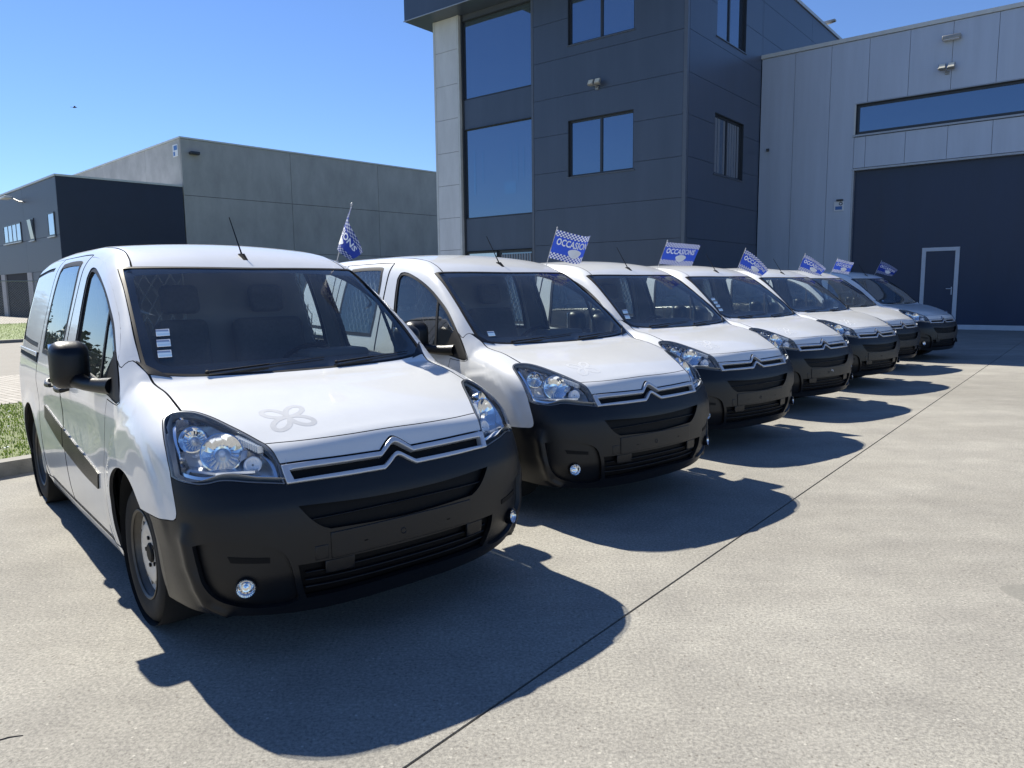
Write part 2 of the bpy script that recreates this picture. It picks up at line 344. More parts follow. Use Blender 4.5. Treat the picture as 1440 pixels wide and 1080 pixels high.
def nrm_(f, x, y, z):
    e = 1e-3; v = f(x, y, z)
    gx = (f(x+e, y, z)-f(x-e, y, z))/(2*e); gy = (f(x, y+e, z)-f(x, np.maximum(y-e, 0), z))/np.where(y-e < 0, y+e, 2*e); gz = (f(x, y, z+e)-f(x, y, z-e))/(2*e)
    return v/np.maximum(np.sqrt(gx*gx+gy*gy+gz*gz), .35)
def F(x, y, z):
    y = np.abs(y); a = nrm_(FA, x, y, z); b = nrm_(FB, x, y, z)
    rr = np.sqrt((x-.926)**2+(z-.33)**2); a = a-.006*np.exp(-((rr-.40)/.07)**2)*(z > .2)*(y > .6)
    t3 = np.clip((.465-np.sqrt((x-.80)**2+(z-.50)**2))/.05, 0, 1); a = a-.011*t3*t3*(3-2*t3)*np.clip((z-.5)/.15, 0, 1)*(y > .6)
    r2 = np.sqrt((x-3.653)**2+(z-.33)**2); a = a-.010*np.exp(-((r2-.40)/.07)**2)*(z > .2)*(y > .6)
    # shoulder crease along the doors and a shallow scallop below it
    a = a+.010*np.exp(-((z-.80)/.10)**2)*np.clip((x-1.35)/.3, 0, 1)*np.clip((4.1-x)/.3, 0, 1)*(y > .6)
    r = RAD(x); h = np.maximum(r-np.abs(a-b), 0)
    return np.maximum(np.maximum(a, b)+h*h/(4*r), .17-z)
def Fp(p): return F(p[:, 0], p[:, 1], p[:, 2])
def grad(p):
    e = 2e-3; g = np.zeros_like(p)
    for k in range(3):
        d = np.zeros(3); d[k] = e; g[:, k] = Fp(p+d)-Fp(p-d)
    return g/np.maximum(np.linalg.norm(g, axis=1, keepdims=True), 1e-9)
def cast(O, D, level=0., t0=-.45, t1=1., n=36):
    """outermost inside->outside crossing along each ray"""
    ts = np.linspace(t0, t1, n); V = np.stack([Fp(O+D*t) for t in ts], 1)-level
    s = (V[:, :-1] < 0) & (V[:, 1:] >= 0); ok = s.any(1); i = np.argmax(s, 1)
    a = ts[i].copy(); b = ts[i+1].copy()
    for _ in range(16):
        m = (a+b)/2; v = Fp(O+D*m[:, None])-level; neg = v < 0; a = np.where(neg, m, a); b = np.where(neg, b, m)
    return O+D*((a+b)/2)[:, None], ok
class Chart:
    def __init__(s, d, O=None):
        s.d = np.array(d, float); s.d /= np.linalg.norm(s.d); s.O = None if O is None else np.array(O, float)
        t = np.array([0, 0, 1.]) if abs(s.d[2]) < .9 else np.array([1., 0, 0])
        s.e1 = np.cross(t, s.d); s.e1 /= np.linalg.norm(s.e1); s.e2 = np.cross(s.d, s.e1)
    def to2(s, p):
        p = np.asarray(p, float)
        if s.O is not None:
            q = p-s.O; k = q@s.d; return np.stack([q@s.e1/k, q@s.e2/k], -1)
        return np.stack([p@s.e1, p@s.e2], -1)
    def rays(s, q, mid):
        if s.O is not None:
            D = s.d+q[:, :1]*s.e1+q[:, 1:]*s.e2; D /= np.linalg.norm(D, axis=1, keepdims=True)
            return np.repeat(s.O[None], len(q), 0), D
        return q[:, :1]*s.e1+q[:, 1:]*s.e2+s.d*mid, np.repeat(s.d[None], len(q), 0)
def spl(*segs, ds=.02, closed=True):
    """each segment a smooth curve through its points; segments meet in corners"""
    out = []
    for seg in segs:
        p = np.array(seg, float)
        if p.shape[1] == 2: p = np.stack([p[:, 0], np.zeros(len(p)), p[:, 1]], -1)
        if len(p) == 2: q = [p[0], p[1]]
        else:
            e = np.vstack([2*p[0]-p[1], p, 2*p[-1]-p[-2]]); q = []
            for i in range(1, len(e)-2):
                k = max(2, int(np.linalg.norm(e[i+1]-e[i])/.01)); t = np.linspace(0, 1, k, endpoint=False)[:, None]
                q += list(.5*((2*e[i])+(-e[i-1]+e[i+1])*t+(2*e[i-1]-5*e[i]+4*e[i+1]-e[i+2])*t**2+(-e[i-1]+3*e[i]-3*e[i+1]+e[i+2])*t**3))
            q.append(p[-1])
        q = np.array(q); L = np.concatenate([[0], np.cumsum(np.linalg.norm(np.diff(q, axis=0), axis=1))])
        n = max(1, int(round(L[-1]/ds))); tt = np.linspace(0, L[-1], n+1)
        r = np.stack([np.interp(tt, L, q[:, k]) for k in range(3)], -1)
        if out and np.linalg.norm(out[-1]-r[0]) < 1e-5: r = r[1:]
        out += list(r)
    if closed and np.linalg.norm(out[0]-out[-1]) < 1e-5: out.pop()
    return np.array(out)
def area2(p): return .5*np.sum(p[:, 0]*np.roll(p[:, 1], -1)-np.roll(p[:, 0], -1)*p[:, 1])
def inset(p, d):
    if area2(p) < 0: p = p[::-1]
    a = p-np.roll(p, 1, 0); b = np.roll(p, -1, 0)-p
    na = np.stack([-a[:, 1], a[:, 0]], -1); nb = np.stack([-b[:, 1], b[:, 0]], -1)
    na /= np.maximum(np.linalg.norm(na, axis=1, keepdims=True), 1e-9); nb /= np.maximum(np.linalg.norm(nb, axis=1, keepdims=True), 1e-9)
    n = na+nb; n /= np.maximum(np.linalg.norm(n, axis=1, keepdims=True), 1e-9)
    return p+n*(d/np.maximum((n*na).sum(1), .5))[:, None]
def inpoly(q, p):
    x, y = q[:, 0], q[:, 1]; c = np.zeros(len(q), bool); j = np.roll(p, 1, 0)
    for (x1, y1), (x2, y2) in zip(p, j):
        if y1 != y2: c ^= ((y1 > y) != (y2 > y)) & (x < (x2-x1)*(y-y1)/(y2-y1)+x1)
    return c
def pdist(q, p):
    best = np.full(len(q), 1e9); j = np.roll(p, -1, 0)
    for a, b in zip(p, j):
        ab = b-a; t = np.clip(((q-a)@ab)/max(ab@ab, 1e-12), 0, 1); best = np.minimum(best, np.linalg.norm(q-a-t[:, None]*ab, axis=1))
    return best
RIMDARK = True
def panel_geo(chart, outline, holes=(), sp=.04, level=0., rim=.012, gap=.0025, t0=-.45, t1=1.1, bevel=0., disp=None):
    def snap(o):
        o = np.asarray(o, float)
        if np.abs(o[:, 1]).sum() > 0 and float(np.abs(Fp(o)).max()) < .045:
            for _ in range(3): o = o-(Fp(o)*.9)[:, None]*grad(o)
        return o
    ol = snap(outline); sc = 1.; holes = [snap(h) for h in holes]
    if chart.O is not None: sc = 1/np.mean(np.linalg.norm(ol-chart.O, axis=1)*.93)
    mid = 0. if chart.O is not None else float(np.mean(ol@chart.d)) if np.abs(ol[:, 1]).sum() > 0 and chart.d[1] < .999 else .45
    tt0, tt1 = (t0, t1) if chart.O is None else (.02, 3.5)
    loops = []
    p = chart.to2(ol); p = p if area2(p) > 0 else p[::-1]; loops.append(inset(p, gap*sc))
    for h in holes:
        q = chart.to2(np.asarray(h)); q = q if area2(q) > 0 else q[::-1]; loops.append(inset(q, -gap*sc))
    extra = []
    if bevel > 1e-5:
        for k, l in enumerate(loops):
            for w in (.35, 1.): extra.append(inset(l, (bevel if k == 0 else -bevel)*w*sc))
    s = sp*sc; lo = loops[0].min(0); hi = loops[0].max(0)
    gx, gy = np.meshgrid(np.arange(lo[0]+s*.37, hi[0], s), np.arange(lo[1]+s*.37, hi[1], s)); g = np.stack([gx.ravel(), gy.ravel()], -1)
    if len(g): g = g[inpoly(g, loops[0])]
    if len(g): g = g[pdist(g, loops[0]) > max(s*.35, bevel*sc*1.3)]
    for h in loops[1:]:
        if len(g): g = g[~inpoly(g, h)]
        if len(g): g = g[pdist(g, h) > max(s*.35, bevel*sc*1.3)]
    pts = np.vstack(loops+([np.vstack(extra)] if extra else [])+([g] if len(g) else [])); ed = []; k = 0
    for l in loops: ed += [(k+i, k+(i+1) % len(l)) for i in range(len(l))]; k += len(l)
    vs, es, fs, ov, oe, of = delaunay_2d_cdt([Vector(q) for q in pts], ed, [], 0, 1e-7)
    V2 = np.array([tuple(v) for v in vs]); T = np.array([tuple(f) for f in fs if len(f) == 3])
    c = V2[T].mean(1); keep = inpoly(c, loops[0])
    for h in loops[1:]: keep &= ~inpoly(c, h)
    T = T[keep]; a = V2[T[:, 1]]-V2[T[:, 0]]; b = V2[T[:, 2]]-V2[T[:, 0]]; cw = a[:, 0]*b[:, 1]-a[:, 1]*b[:, 0] < 0
    T[cw] = T[cw][:, ::-1]
    O, D = chart.rays(V2, mid); V, ok = cast(O, D, level, tt0, tt1); N = grad(V)
    T = T[ok[T].all(1)]
    if disp is not None: V = V+N*disp(V)[:, None]; bevel = bevel or 1e-6
    if bevel > 1e-5:
        dd = np.min([pdist(V2, l) for l in loops], 0)/sc; u = np.clip(1-dd/bevel, 0, 1); V = V-N*(bevel*(1-np.sqrt(np.maximum(1-u*u, 0))))[:, None]
    # boundary edges of the triangulation
    cnt = {}
    for t in T:
        for i in range(3):
            e = (int(t[i]), int(t[(i+1) % 3])); cnt[e] = cnt.get(e, 0)+1
    bd = [e for e in cnt if (e[1], e[0]) not in cnt]
    # outward orientation check
    fn = np.cross(V[T[:, 1]]-V[T[:, 0]], V[T[:, 2]]-V[T[:, 0]]); flip = (fn*N[T].mean(1)).sum() < 0
    if flip: T = T[:, ::-1]; bd = [(b_, a_) for a_, b_ in bd]
    nv = len(V); faces = [tuple(t) for t in T]; nor = [N[i] for t in T for i in t]
    if bevel:
        vn = np.zeros_like(V); fn = np.cross(V[T[:, 1]]-V[T[:, 0]], V[T[:, 2]]-V[T[:, 0]])
        for i in range(3): np.add.at(vn, T[:, i], fn)
        vn /= np.maximum(np.linalg.norm(vn, axis=1, keepdims=True), 1e-12); nor = [vn[i] for t in T for i in t]
    if rim:
        ids = sorted({i for e in bd for i in e}); mp = {i: nv+k for k, i in enumerate(ids)}
        V = np.vstack([V, V[ids]-N[ids]*rim])
        for a_, b_ in bd:
            f = (b_, a_, mp[a_], mp[b_]); faces.append(f)
            q = np.cross(V[f[1]]-V[f[0]], V[f[2]]-V[f[0]]); q /= max(np.linalg.norm(q), 1e-12); nor += [q]*4
    return V, faces, nor
def put(name, geo, mat, parent, mirror=False):
    V, f, n = geo
    if mirror:
        V = V*np.array([1, -1, 1]); nn = []; ff = []; k = 0
        for q in f:
            blk = n[k:k+len(q)]; k += len(q); ff.append(tuple(reversed(q))); nn += [np.array(b)*np.array([1, -1, 1]) for b in reversed(blk)]
        f, n = ff, nn
    painted = mat.name == 'white_paint'
    return mk(name, V, f, mat, parent, normals=n, mats=[mat, M['rimgap']] if painted else None, midx=[int(len(q) == 4) for q in f] if painted else None)
def ymir(p): return np.asarray(p)*np.array([1, -1, 1])
def sym(half):
    """half: points from centre (y=0) out to y>0 -> full line from +y to -y"""
    h = np.array(half, float); return [tuple(p) for p in h[::-1]]+[tuple(p) for p in (h*np.array([1, -1, 1]))[1:]]

# ------------------------------------------------------------------ build one van
SIDE = Chart((0, 1, 0)); TOP = Chart((0, 0, 1)); BON = Chart((-.28, 0, .96)); NOSE = Chart((-1, 0, 0), (1.6, 0, .5))
FEN = Chart((-.25, .85, .45)); HL = Chart((-.72, .55, .42)); PIL = Chart((0, .75, .66)); WS = Chart((-.6, 0, .8)); REARQ = Chart((.12, 1, .12))
REAR = Chart((1, 0, 0), (3.2, 0, .95))
def arc(cx, cz, r, a0, a1, n=14): return [(cx+r*math.cos(R(a)), cz+r*math.sin(R(a))) for a in np.linspace(a0, a1, n)]

def build_van():
    root = empty('delivery_van')
    A = root
    # ---- bonnet
    hoodline = sym([(.157, 0, .899), (.160, .2, .896), (.181, .38, .892), (.218, .536, .889)])
    bon_side = [(.218, .536, .889), (.234, .545, .898), (.293, .574, .926), (.376, .614, .959), (.457, .652, .988), (.515, .685, 1.005), (.545, .709, 1.012), (.571, .744, 1.015)]
    bon_side2 = [(.571, .744, 1.015), (.796, .742, 1.076), (.985, .751, 1.137)]
    bon_rear = sym([(.935, 0, 1.104), (.938, .2, 1.105), (.945, .38, 1.109), (.958, .56, 1.113), (.975, .68, 1.124), (.985, .751, 1.137)])
    ol = spl(hoodline[::-1], bon_side, bon_side2, bon_rear, [tuple(ymir(p)) for p in bon_side2[::-1]], [tuple(ymir(p)) for p in bon_side[::-1]])
    bonnet = put('bonnet', panel_geo(BON, ol, sp=.035), M['paint'], A)
    # ---- painted nose strip above the grille
    low = [(.127, 0, .867), (.1265, .010, .865), (.119, .030, .855), (.106, .056, .837), (.0965, .078, .8195), (.1045, .273, .8225), (.137, .512, .8225)]
    lowc = [low[0], low[1], low[2], low[3], low[4]]
    ol = spl(hoodline, [(.218, -.536, .889), (.174, -.522, .863), (.137, -.512, .8225)], [ymir(p) for p in low[:3:-1]], sym(lowc)[::-1][:0] or [ymir(p) for p in lowc[::-1]], lowc, low[4:], [(.137, .512, .8225), (.174, .522, .863), (.218, .536, .889)], ds=.012)
    put('nose_strip', panel_geo(NOSE, ol, sp=.03, rim=.01), M['paint'], A)
    # ---- grille: two bright bars with the double chevron, dark insert
    gl = [(.078, 0, .787), (.074, .014, .784), (.064, .042, .764), (.052, .079, .7435), (.060, .28, .7455), (.091, .506, .747)]
    ouT = [low[:5], low[4:]]
    ol = spl([ymir(p) for p in low[:3:-1]], [ymir(p) for p in lowc[::-1]], lowc, low[4:], [(.137, .512, .8225), (.112, .511, .785), (.091, .506, .747)], gl[:2:-1], gl[3::-1], [ymir(p) for p in gl[:4]], [ymir(p) for p in gl[3:]], [(.091, -.506, .747), (.112, -.511, .785), (.137, -.512, .8225)], ds=.010)
    iu = [(.107, 0, .840), (.1065, .012, .838), (.094, .042, .818), (.080, .078, .7945), (.088, .273, .7965), (.111, .478, .797)]
    il = [(.088, 0, .812), (.086, .013, .809), (.076, .046, .788), (.066, .080, .767), (.072, .261, .7685), (.095, .470, .767)]
    hole = spl([ymir(p) for p in iu[:2:-1]], [ymir(p) for p in iu[3::-1]], iu[:4], iu[3:], [iu[-1], il[-1]], il[:2:-1], il[3::-1], [ymir(p) for p in il[:4]], [ymir(p) for p in il[3:]], [ymir(il[-1]), ymir(iu[-1])], ds=.010)
    gr = put('grille', panel_geo(NOSE, ol, [hole], sp=.02, level=.012, rim=.03, gap=.0035, bevel=.0045), M['satin'], A)
    put('grille_insert', panel_geo(NOSE, ol, sp=.05, level=-.022, rim=0), M['plastic2'], gr)
    # ---- bumper
    hl_low = [(.350, .864, .793), (.321, .854, .783), (.276, .829, .774), (.237, .797, .769), (.211, .766, .772), (.194, .735, .779), (.172, .698, .778), (.141, .641, .768), (.116, .581, .759), (.094, .509, .746)]
    fen_low = [(.527, .905, .613), (.42, .897, .617), (.335, .880, .622)]
    fen_c = [(.335, .880, .622), (.309, .873, .627), (.297, .868, .645), (.300, .868, .676), (.324, .867, .737), (.350, .864, .793)]
    barch = [(.527, .905, .613), (.487, .903, .55), (.462, .897, .47), (.458, .890, .39), (.472, .878, .30), (.50, .868, .253)]
    bbot = [(.50, .868, .253), (.44, .860, .251), (.36, .845, .247), (.22, .76, .232), (.12, .60, .212), (.075, .35, .198), (.062, 0, .193)]
    half = [barch[::-1], fen_low, fen_c, hl_low, gl[:2:-1], gl[3::-1]]
    other = [[ymir(p) for p in s[::-1]] for s in half[::-1]]
    ol = spl(*half, *other, [ymir(p) for p in bbot], bbot[::-1], ds=.018)
    slot = spl([(.05, .478, .660), (.015, .157, .6455), (.015, -.157, .6455), (.05, -.478, .660)], [(.05, -.478, .660), (.032, -.44, .609), (.024, -.40, .572), (.018, -.36, .552)], [(.018, -.36, .552), (.004, 0, .539), (.018, .36, .552)], [(.018, .36, .552), (.024, .40, .572), (.032, .44, .609), (.05, .478, .660)], ds=.018)
    lowg = spl([(.037, .497, .424), (.007, .265, .419), (.005, 0, .416), (.007, -.265, .419), (.037, -.497, .424)], [(.037, -.497, .424), (.045, -.48, .34), (.07, -.455, .272)], [(.07, -.455, .272), (.03, 0, .266), (.07, .455, .272)], [(.07, .455, .272), (.045, .48, .34), (.037, .497, .424)], ds=.018)
    podp = [(.226, .835, .535), (.157, .774, .553), (.096, .676, .537), (.063, .591, .51), (.047, .547, .478), (.042, .525, .42), (.047, .508, .33), (.075, .50, .262), (.127, .63, .262), (.161, .728, .285), (.190, .777, .316), (.206, .808, .373), (.217, .827, .457)]
    pod = spl(podp+[podp[0]], ds=.018)
    def ridge(V):
        q = np.column_stack([np.abs(V[:, 1]), V[:, 2]]); line = np.array([(.850, .61), (.853, .56), (.842, .45), (.822, .36), (.792, .285), (.73, .245)]); d = np.full(len(V), 9.); 
        for a_, b_ in zip(line[:-1], line[1:]):
            e = b_-a_; t = np.clip(((q-a_)@e)/(e@e), 0, 1); d = np.minimum(d, np.linalg.norm(q-a_-t[:, None]*e, axis=1))
        lip = .012*np.exp(-((V[:, 2]-.205)/.022)**2)*(V[:, 0] < .35)
        return .022*np.exp(-(d/.014)**2)*np.clip((.63-V[:, 2])/.08, 0, 1)+lip
    bump = put('front_bumper', panel_geo(NOSE, ol, [slot, lowg, pod, ymir(pod)], sp=.013, rim=.022, gap=.0015, disp=ridge), M['plastic'], A)
    put('slot_backing', panel_geo(NOSE, slot, sp=.08, level=-.03, rim=-.006, gap=-.012), M['plastic2'], bump)
    put('grille_backing', panel_geo(NOSE, lowg, sp=.08, level=-.035, rim=-.01, gap=-.012), M['plastic2'], bump)
    def bar(y0, y1, z0, z1, lv, mat, nm, par, x=.02, bev=.003, rim=.012):
        o = spl([(x, y0, z0), (x, y1, z0)], [(x, y1, z0), (x, y1, z1)], [(x, y1, z1), (x, y0, z1)], [(x, y0, z1), (x, y0, z0)], ds=.03)
        return put(nm, panel_geo(NOSE, o, sp=.05, level=lv, rim=rim, gap=0, bevel=bev), mat, par)
    bar(-.455, .455, .596, .602, -.012, M['plastic'], 'grille_bar', bump)
    for z in (.302, .340, .378): bar(-.47, .47, z-.003, z+.003, -.018, M['plastic'], 'grille_bar', bump)
    bar(-.345, .362, .427, .535, .005, M['plastic'], 'plate_mount', bump)
    bar(.262, .389, .366, .420, -.002, M['plastic'], 'bracket_tab', bump); bar(-.425, -.327, .358, .420, -.002, M['plastic'], 'bracket_tab', bump)
    bar(.374, .430, .432, .490, .003, M['plastic'], 'towing_eye_cap', bump)
    for s in (.21, -.21):
        bar(s-.008, s+.008, .470, .474, .007, M['plastic2'], 'mount_hole', bump, bev=0)
    mb = MB(); mb.lathe([(.014, -.004), (.014, .001), (.012, .002), (.010, .0), (.0, .0)], (-.004, .03, .474), (-1, 0, .02), 20); mb.build('plate_mount_boss', M['plastic'], bump)
    for sg in (1, -1):
        pg = put('fog_lamp_pod', panel_geo(NOSE, pod, sp=.035, level=-.020, rim=-.006, gap=-.006), M['plastic'], bump, sg < 0)
        sl_ = spl([(.131, .745, .487), (.066, .60, .468)], [(.066, .60, .468), (.066, .60, .446)], [(.066, .60, .446), (.126, .735, .462)], [(.126, .735, .462), (.131, .745, .487)], ds=.03)
        put('pod_slot', panel_geo(NOSE, sl_, sp=.05, level=-.017, rim=.004, gap=0), M['plastic2'], pg, sg < 0)
        # fog lamp
        c = np.array([(.098, .685, .360)]); n = Vector((-.90, .40*1, .12)).normalized()
        fl = MB(); fl.lathe([(.040, -.03), (.040, .004), (.038, .006), (.035, .004)], (.106, sg*.687, .360), (n.x, sg*n.y, n.z), 28)
        fo = fl.build('fog_lamp', M['plastic'], A)
        q = MB(); q.lathe([(.0, -.02), (.018, -.018), (.030, -.008), (.035, .002)], (.106, sg*.687, .360), (n.x, sg*n.y, n.z), 28); q.lathe([(0, -.004), (.010, -.006), (.012, -.018)], (.106, sg*.687, .360), (n.x, sg*n.y, n.z), 16); q.build('fog_reflector', M['chrome'], fo, sharp=9)
        q = MB(); q.lathe([(0, .009), (.018, .0075), (.030, .005), (.035, .002)], (.106, sg*.687, .360), (n.x, sg*n.y, n.z), 28, mod=None); q.build('fog_lens', M['lens'], fo)
    # ---- headlights
    hl_up = [(.094, .509, .746), (.107, .512, .773), (.126, .512, .807), (.143, .514, .833), (.174, .522, .863), (.216, .535, .89), (.234, .546, .898), (.293, .575, .926), (.376, .615, .959), (.457, .653, .988), (.515, .686, 1.005), (.545, .710, 1.012), (.571, .746, 1.015)]
    hl_out = [(.571, .746, 1.015), (.586, .774, 1.013), (.585, .798, 1.005), (.566, .818, .99), (.544, .828, .977), (.488, .843, .945), (.412, .857, .886), (.364, .863, .824), (.350, .864, .793)]
    hlo = spl(hl_low, hl_up, hl_out, ds=.016)
    hin = HL.to2(hlo); hin = hin if area2(hin) > 0 else hin[::-1]
    hin2 = inset(hin, .008); hin3 = hin2[:, :1]*HL.e1+hin2[:, 1:]*HL.e2+HL.d*float(np.mean(hlo@HL.d))
    for sg in (1, -1):
        h = put('headlight', panel_geo(HL, hlo, sp=.03, level=-.115, rim=-.097, gap=.013), M['lampback'], A, sg < 0)
        put('lens_border', panel_geo(HL, hlo, [hin3], sp=.03, level=.0, rim=.012, gap=.0015), M['lampdark'], h, sg < 0)
        put('lens', panel_geo(HL, hlo, sp=.03, level=.0012, rim=0, gap=.004), M['lens'], h, sg < 0)
        def ring(d):
            q_ = inset(hin, d); return q_[:, :1]*HL.e1+q_[:, 1:]*HL.e2+HL.d*float(np.mean(hlo@HL.d))
        put('lamp_frame', panel_geo(HL, ring(.024), [ring(.036)], sp=.03, level=-.034, rim=.05, gap=0), M['chrome'], h, sg < 0)
        def bowl(nm, c, ax, r, dep, mat, ring=True, bulb=True):
            b = MB(); ax = (ax[0], sg*ax[1], ax[2]); c = (c[0], sg*c[1], c[2])
            prof = [(.012*r/.075, -dep)]+[(r*t, -dep*(1-t*t)) for t in (.25, .45, .65, .82, 1.)]
            if ring: prof += [(r+.004, .004), (r+.009, .002), (r+.010, -.03)]
            b.lathe(prof, c, ax, 36, mod=(lambda i, j: (.0016 if (i % 2 and 1 < j < 5) else 0)))
            o = b.build(nm, mat, h, sharp=9)
            return c, ax
        c1, a1 = bowl('main_reflector', (.300, .680, .868), (-.86, .34, .38), .074, .034, M['chrome'])
        q = MB(); v = Vector(a1).normalized(); o_ = Vector(c1)-v*.034; q.lathe([(.014, 0), (.014, .03), (.010, .036), (0, .038)], o_, v, 16); q.build('bulb', M['bulb'], h)
        c2, a2 = bowl('indicator_reflector', (.420, .752, .914), (-.80, .46, .38), .046, .024, M['chrome'])
        q = MB(); v = Vector(a2).normalized(); o_ = Vector(c2)-v*.024; q.lathe([(.010, 0), (.010, .02), (0, .028)], o_, v, 14); q.build('bulb', M['bulb'], h)
        c3, a3 = bowl('side_lamp', (.205, .592, .822), (-.9, .2, .35), .024, .012, M['white'], True)
        # finned trim between main lamp and inner corner
        q = MB()
        for k in range(11):
            t = k/10; x = .315-.10*t; y = sg*(.612-.055*t); z = .926-.035*t
            q.box((x-.003, y-.012, z-.028), (x+.003, y+.012, z))
        q.build('finned_trim', M['lampback'], h)
        q = MB(); q.prism([(0, 0), (.03, .012), (.034, .075), (.012, .082)], lambda p: (.262-.3*p[1], sg*(.632-p[0]), .80+p[1]), lambda p: (.285-.3*p[1], sg*(.632-p[0]), .80+p[1])); q.build('chrome_divider', M['chrome'], h)
        # lower reflector shelf
        q = MB(); q.prism([(.38, .80), (.22, .73), (.15, .60), (.19, .56), (.30, .66), (.42, .76)], lambda p: (p[0]+.02, sg*p[1], .795), lambda p: (p[0]+.02, sg*p[1], .805)); q.build('lamp_shelf', M['satin'], h)
    # ---- sides
    archF = (.90, .372, .362); archR = (3.653, .36, .372)
    fen_arch = arc(*archF, 138.3, -2, 22)
    ol_f = None
    def a3(pts2):
        out = []
        for (x, z) in pts2: out.append((x, float(Wz(np.array([z]))[0]), z))
        return out
    fen_top = [(.985, .755, 1.139), (.796, .744, 1.076), (.573, .748, 1.015)]
    abase = [(1.146, .843, 1.194), (1.101, .845, 1.166), (1.095, .822, 1.186), (1.083, .794, 1.197), (1.035, .771, 1.168), (.985, .755, 1.139)]
    fa = a3(fen_arch)
    seam = a3([(1.30, .27), (1.317, .40), (1.317, .636), (1.262, .78), (1.215, .92), (1.195, 1.015)])
    tri_low = [(1.195, .890, 1.015), (1.10, .891, 1.008), (1.018, .890, 1.005)]
    tri_tip = [(1.018, .890, 1.005), (.992, .886, 1.013), (.988, .883, 1.028), (1.06, .862, 1.105), (1.146, .843, 1.194)]
    ol = spl(fen_top, hl_out, [(.350, .864, .793), (.324, .867, .737), (.300, .868, .676), (.297, .868, .645), (.309, .873, .627), (.335, .88, .622)], [(.335, .88, .622), (.42, .897, .617), (.553, .907, .612)],
             [(.553, .907, .612), (.59, .909, .585)] if False else [(.553, .907, .612), fa[0]], fa, [fa[-1], a3([(1.262, .27)])[0]], a3([(1.262, .27), (1.30, .27)]), seam, tri_low, tri_tip, abase)
    for sg in (1, -1):
        put('front_fender', panel_geo(FEN, ol, sp=.032, rim=.016), M['paint'], A, sg < 0)
    # front door
    aseam = [(1.146, 1.194), (1.176, 1.247), (1.274, 1.338), (1.425, 1.448), (1.636, 1.573), (1.882, 1.671), (2.08, 1.716), (2.24, 1.735), (2.325, 1.737)]
    tl2 = [(p[0], p[2]) for p in tri_low]; tt2 = [(p[0], p[2]) for p in tri_tip]
    door = spl([(1.30, .27), (1.317, .40), (1.317, .636), (1.262, .78), (1.215, .92), (1.195, 1.015)], tl2, tt2, aseam, [(2.325, 1.737), (2.322, 1.5), (2.32, 1.2), (2.325, .8), (2.335, .27)], [(2.335, .27), (1.30, .27)])
    dwin_up = [(.997, 1.028), (1.06, 1.098), (1.167, 1.208), (1.328, 1.343), (1.468, 1.432), (1.628, 1.517), (1.814, 1.590), (2.0, 1.642), (2.085, 1.655)]
    dwin = spl([(2.07, 1.105), (1.8, 1.085), (1.5, 1.062), (1.2, 1.035), (1.03, 1.013), (.997, 1.028)], dwin_up, [(2.085, 1.655), (2.14, 1.648), (2.168, 1.60)], [(2.168, 1.60), (2.148, 1.465), (2.115, 1.316), (2.095, 1.14), (2.07, 1.105)])
    sdoor = spl([(2.343, 1.738), (2.6, 1.742), (3.18, 1.742)], [(3.18, 1.742), (3.215, 1.5), (3.225, 1.1), (3.215, .80), (3.20, .66)], [(3.20, .66), (3.19, .27)], [(3.19, .27), (2.352, .27)], [(2.352, .27), (2.342, .8), (2.337, 1.2), (2.338, 1.5), (2.343, 1.738)])
    swin = spl([(2.43, 1.125), (2.75, 1.125), (3.08, 1.13)], [(3.08, 1.13), (3.105, 1.3), (3.10, 1.5), (3.07, 1.66), (3.04, 1.70)], [(3.04, 1.70), (2.8, 1.708), (2.5, 1.702), (2.455, 1.68)], [(2.455, 1.68), (2.425, 1.55), (2.415, 1.3), (2.43, 1.125)])
    def sub2(ol3, ch, d):
        q = ch.to2(ol3); q = q if area2(q) > 0 else q[::-1]; q = inset(q, d); return q[:, :1]*ch.e1+q[:, 1:]*ch.e2
    for sg in (1, -1):
        mi = sg < 0
        d = put('front_door', panel_geo(SIDE, door, [dwin], sp=.04, rim=.025), M['paint'], A, mi)
        put('window_seal', panel_geo(SIDE, sub2(dwin, SIDE, -.006), [sub2(dwin, SIDE, .022)], sp=.05, level=-.004, rim=.02, gap=0), M['rubber'], d, mi)
        put('window_pane', panel_geo(SIDE, sub2(dwin, SIDE, .012), sp=.06, level=-.013, rim=0, gap=0), M['glass'], d, mi)
        put('window_divider', panel_geo(SIDE, spl([(1.50, 1.452), (1.525, 1.465)], [(1.525, 1.465), (1.435, 1.06)], [(1.435, 1.06), (1.405, 1.057)], [(1.405, 1.057), (1.50, 1.452)], ds=.05), sp=.05, level=-.008, rim=.01, gap=0), M['rubber'], d, mi)
        put('mirror_plate', panel_geo(SIDE, spl([(.99, 1.02), (1.13, 1.03), (1.28, 1.042)], [(1.28, 1.042), (1.245, 1.15), (1.20, 1.235)], [(1.20, 1.235), (1.10, 1.14), (.99, 1.02)], ds=.03), sp=.05, level=.001, rim=.012, gap=0), M['rubber'], d, mi)
        put('rub_strip', panel_geo(SIDE, spl([(1.452, .60), (1.475, .622), (1.9, .672), (2.328, .722)], [(2.328, .722), (2.333, .602)], [(2.333, .602), (1.85, .545), (1.49, .523)], [(1.49, .523), (1.452, .60)]), sp=.05, level=.007, rim=.009, gap=0), M['plastic'], d, mi)
        q = MB(); yy = sg*.905
        q.tube([(2.07, yy-sg*.01, .985), (2.085, yy+sg*.028, .975), (2.14, yy+sg*.036, .972), (2.20, yy+sg*.034, .975), (2.235, yy+sg*.022, .985), (2.25, yy-sg*.01, .995)], [.014, .015, .016, .016, .015, .014], 10); q.build('door_handle', M['plastic'], d)
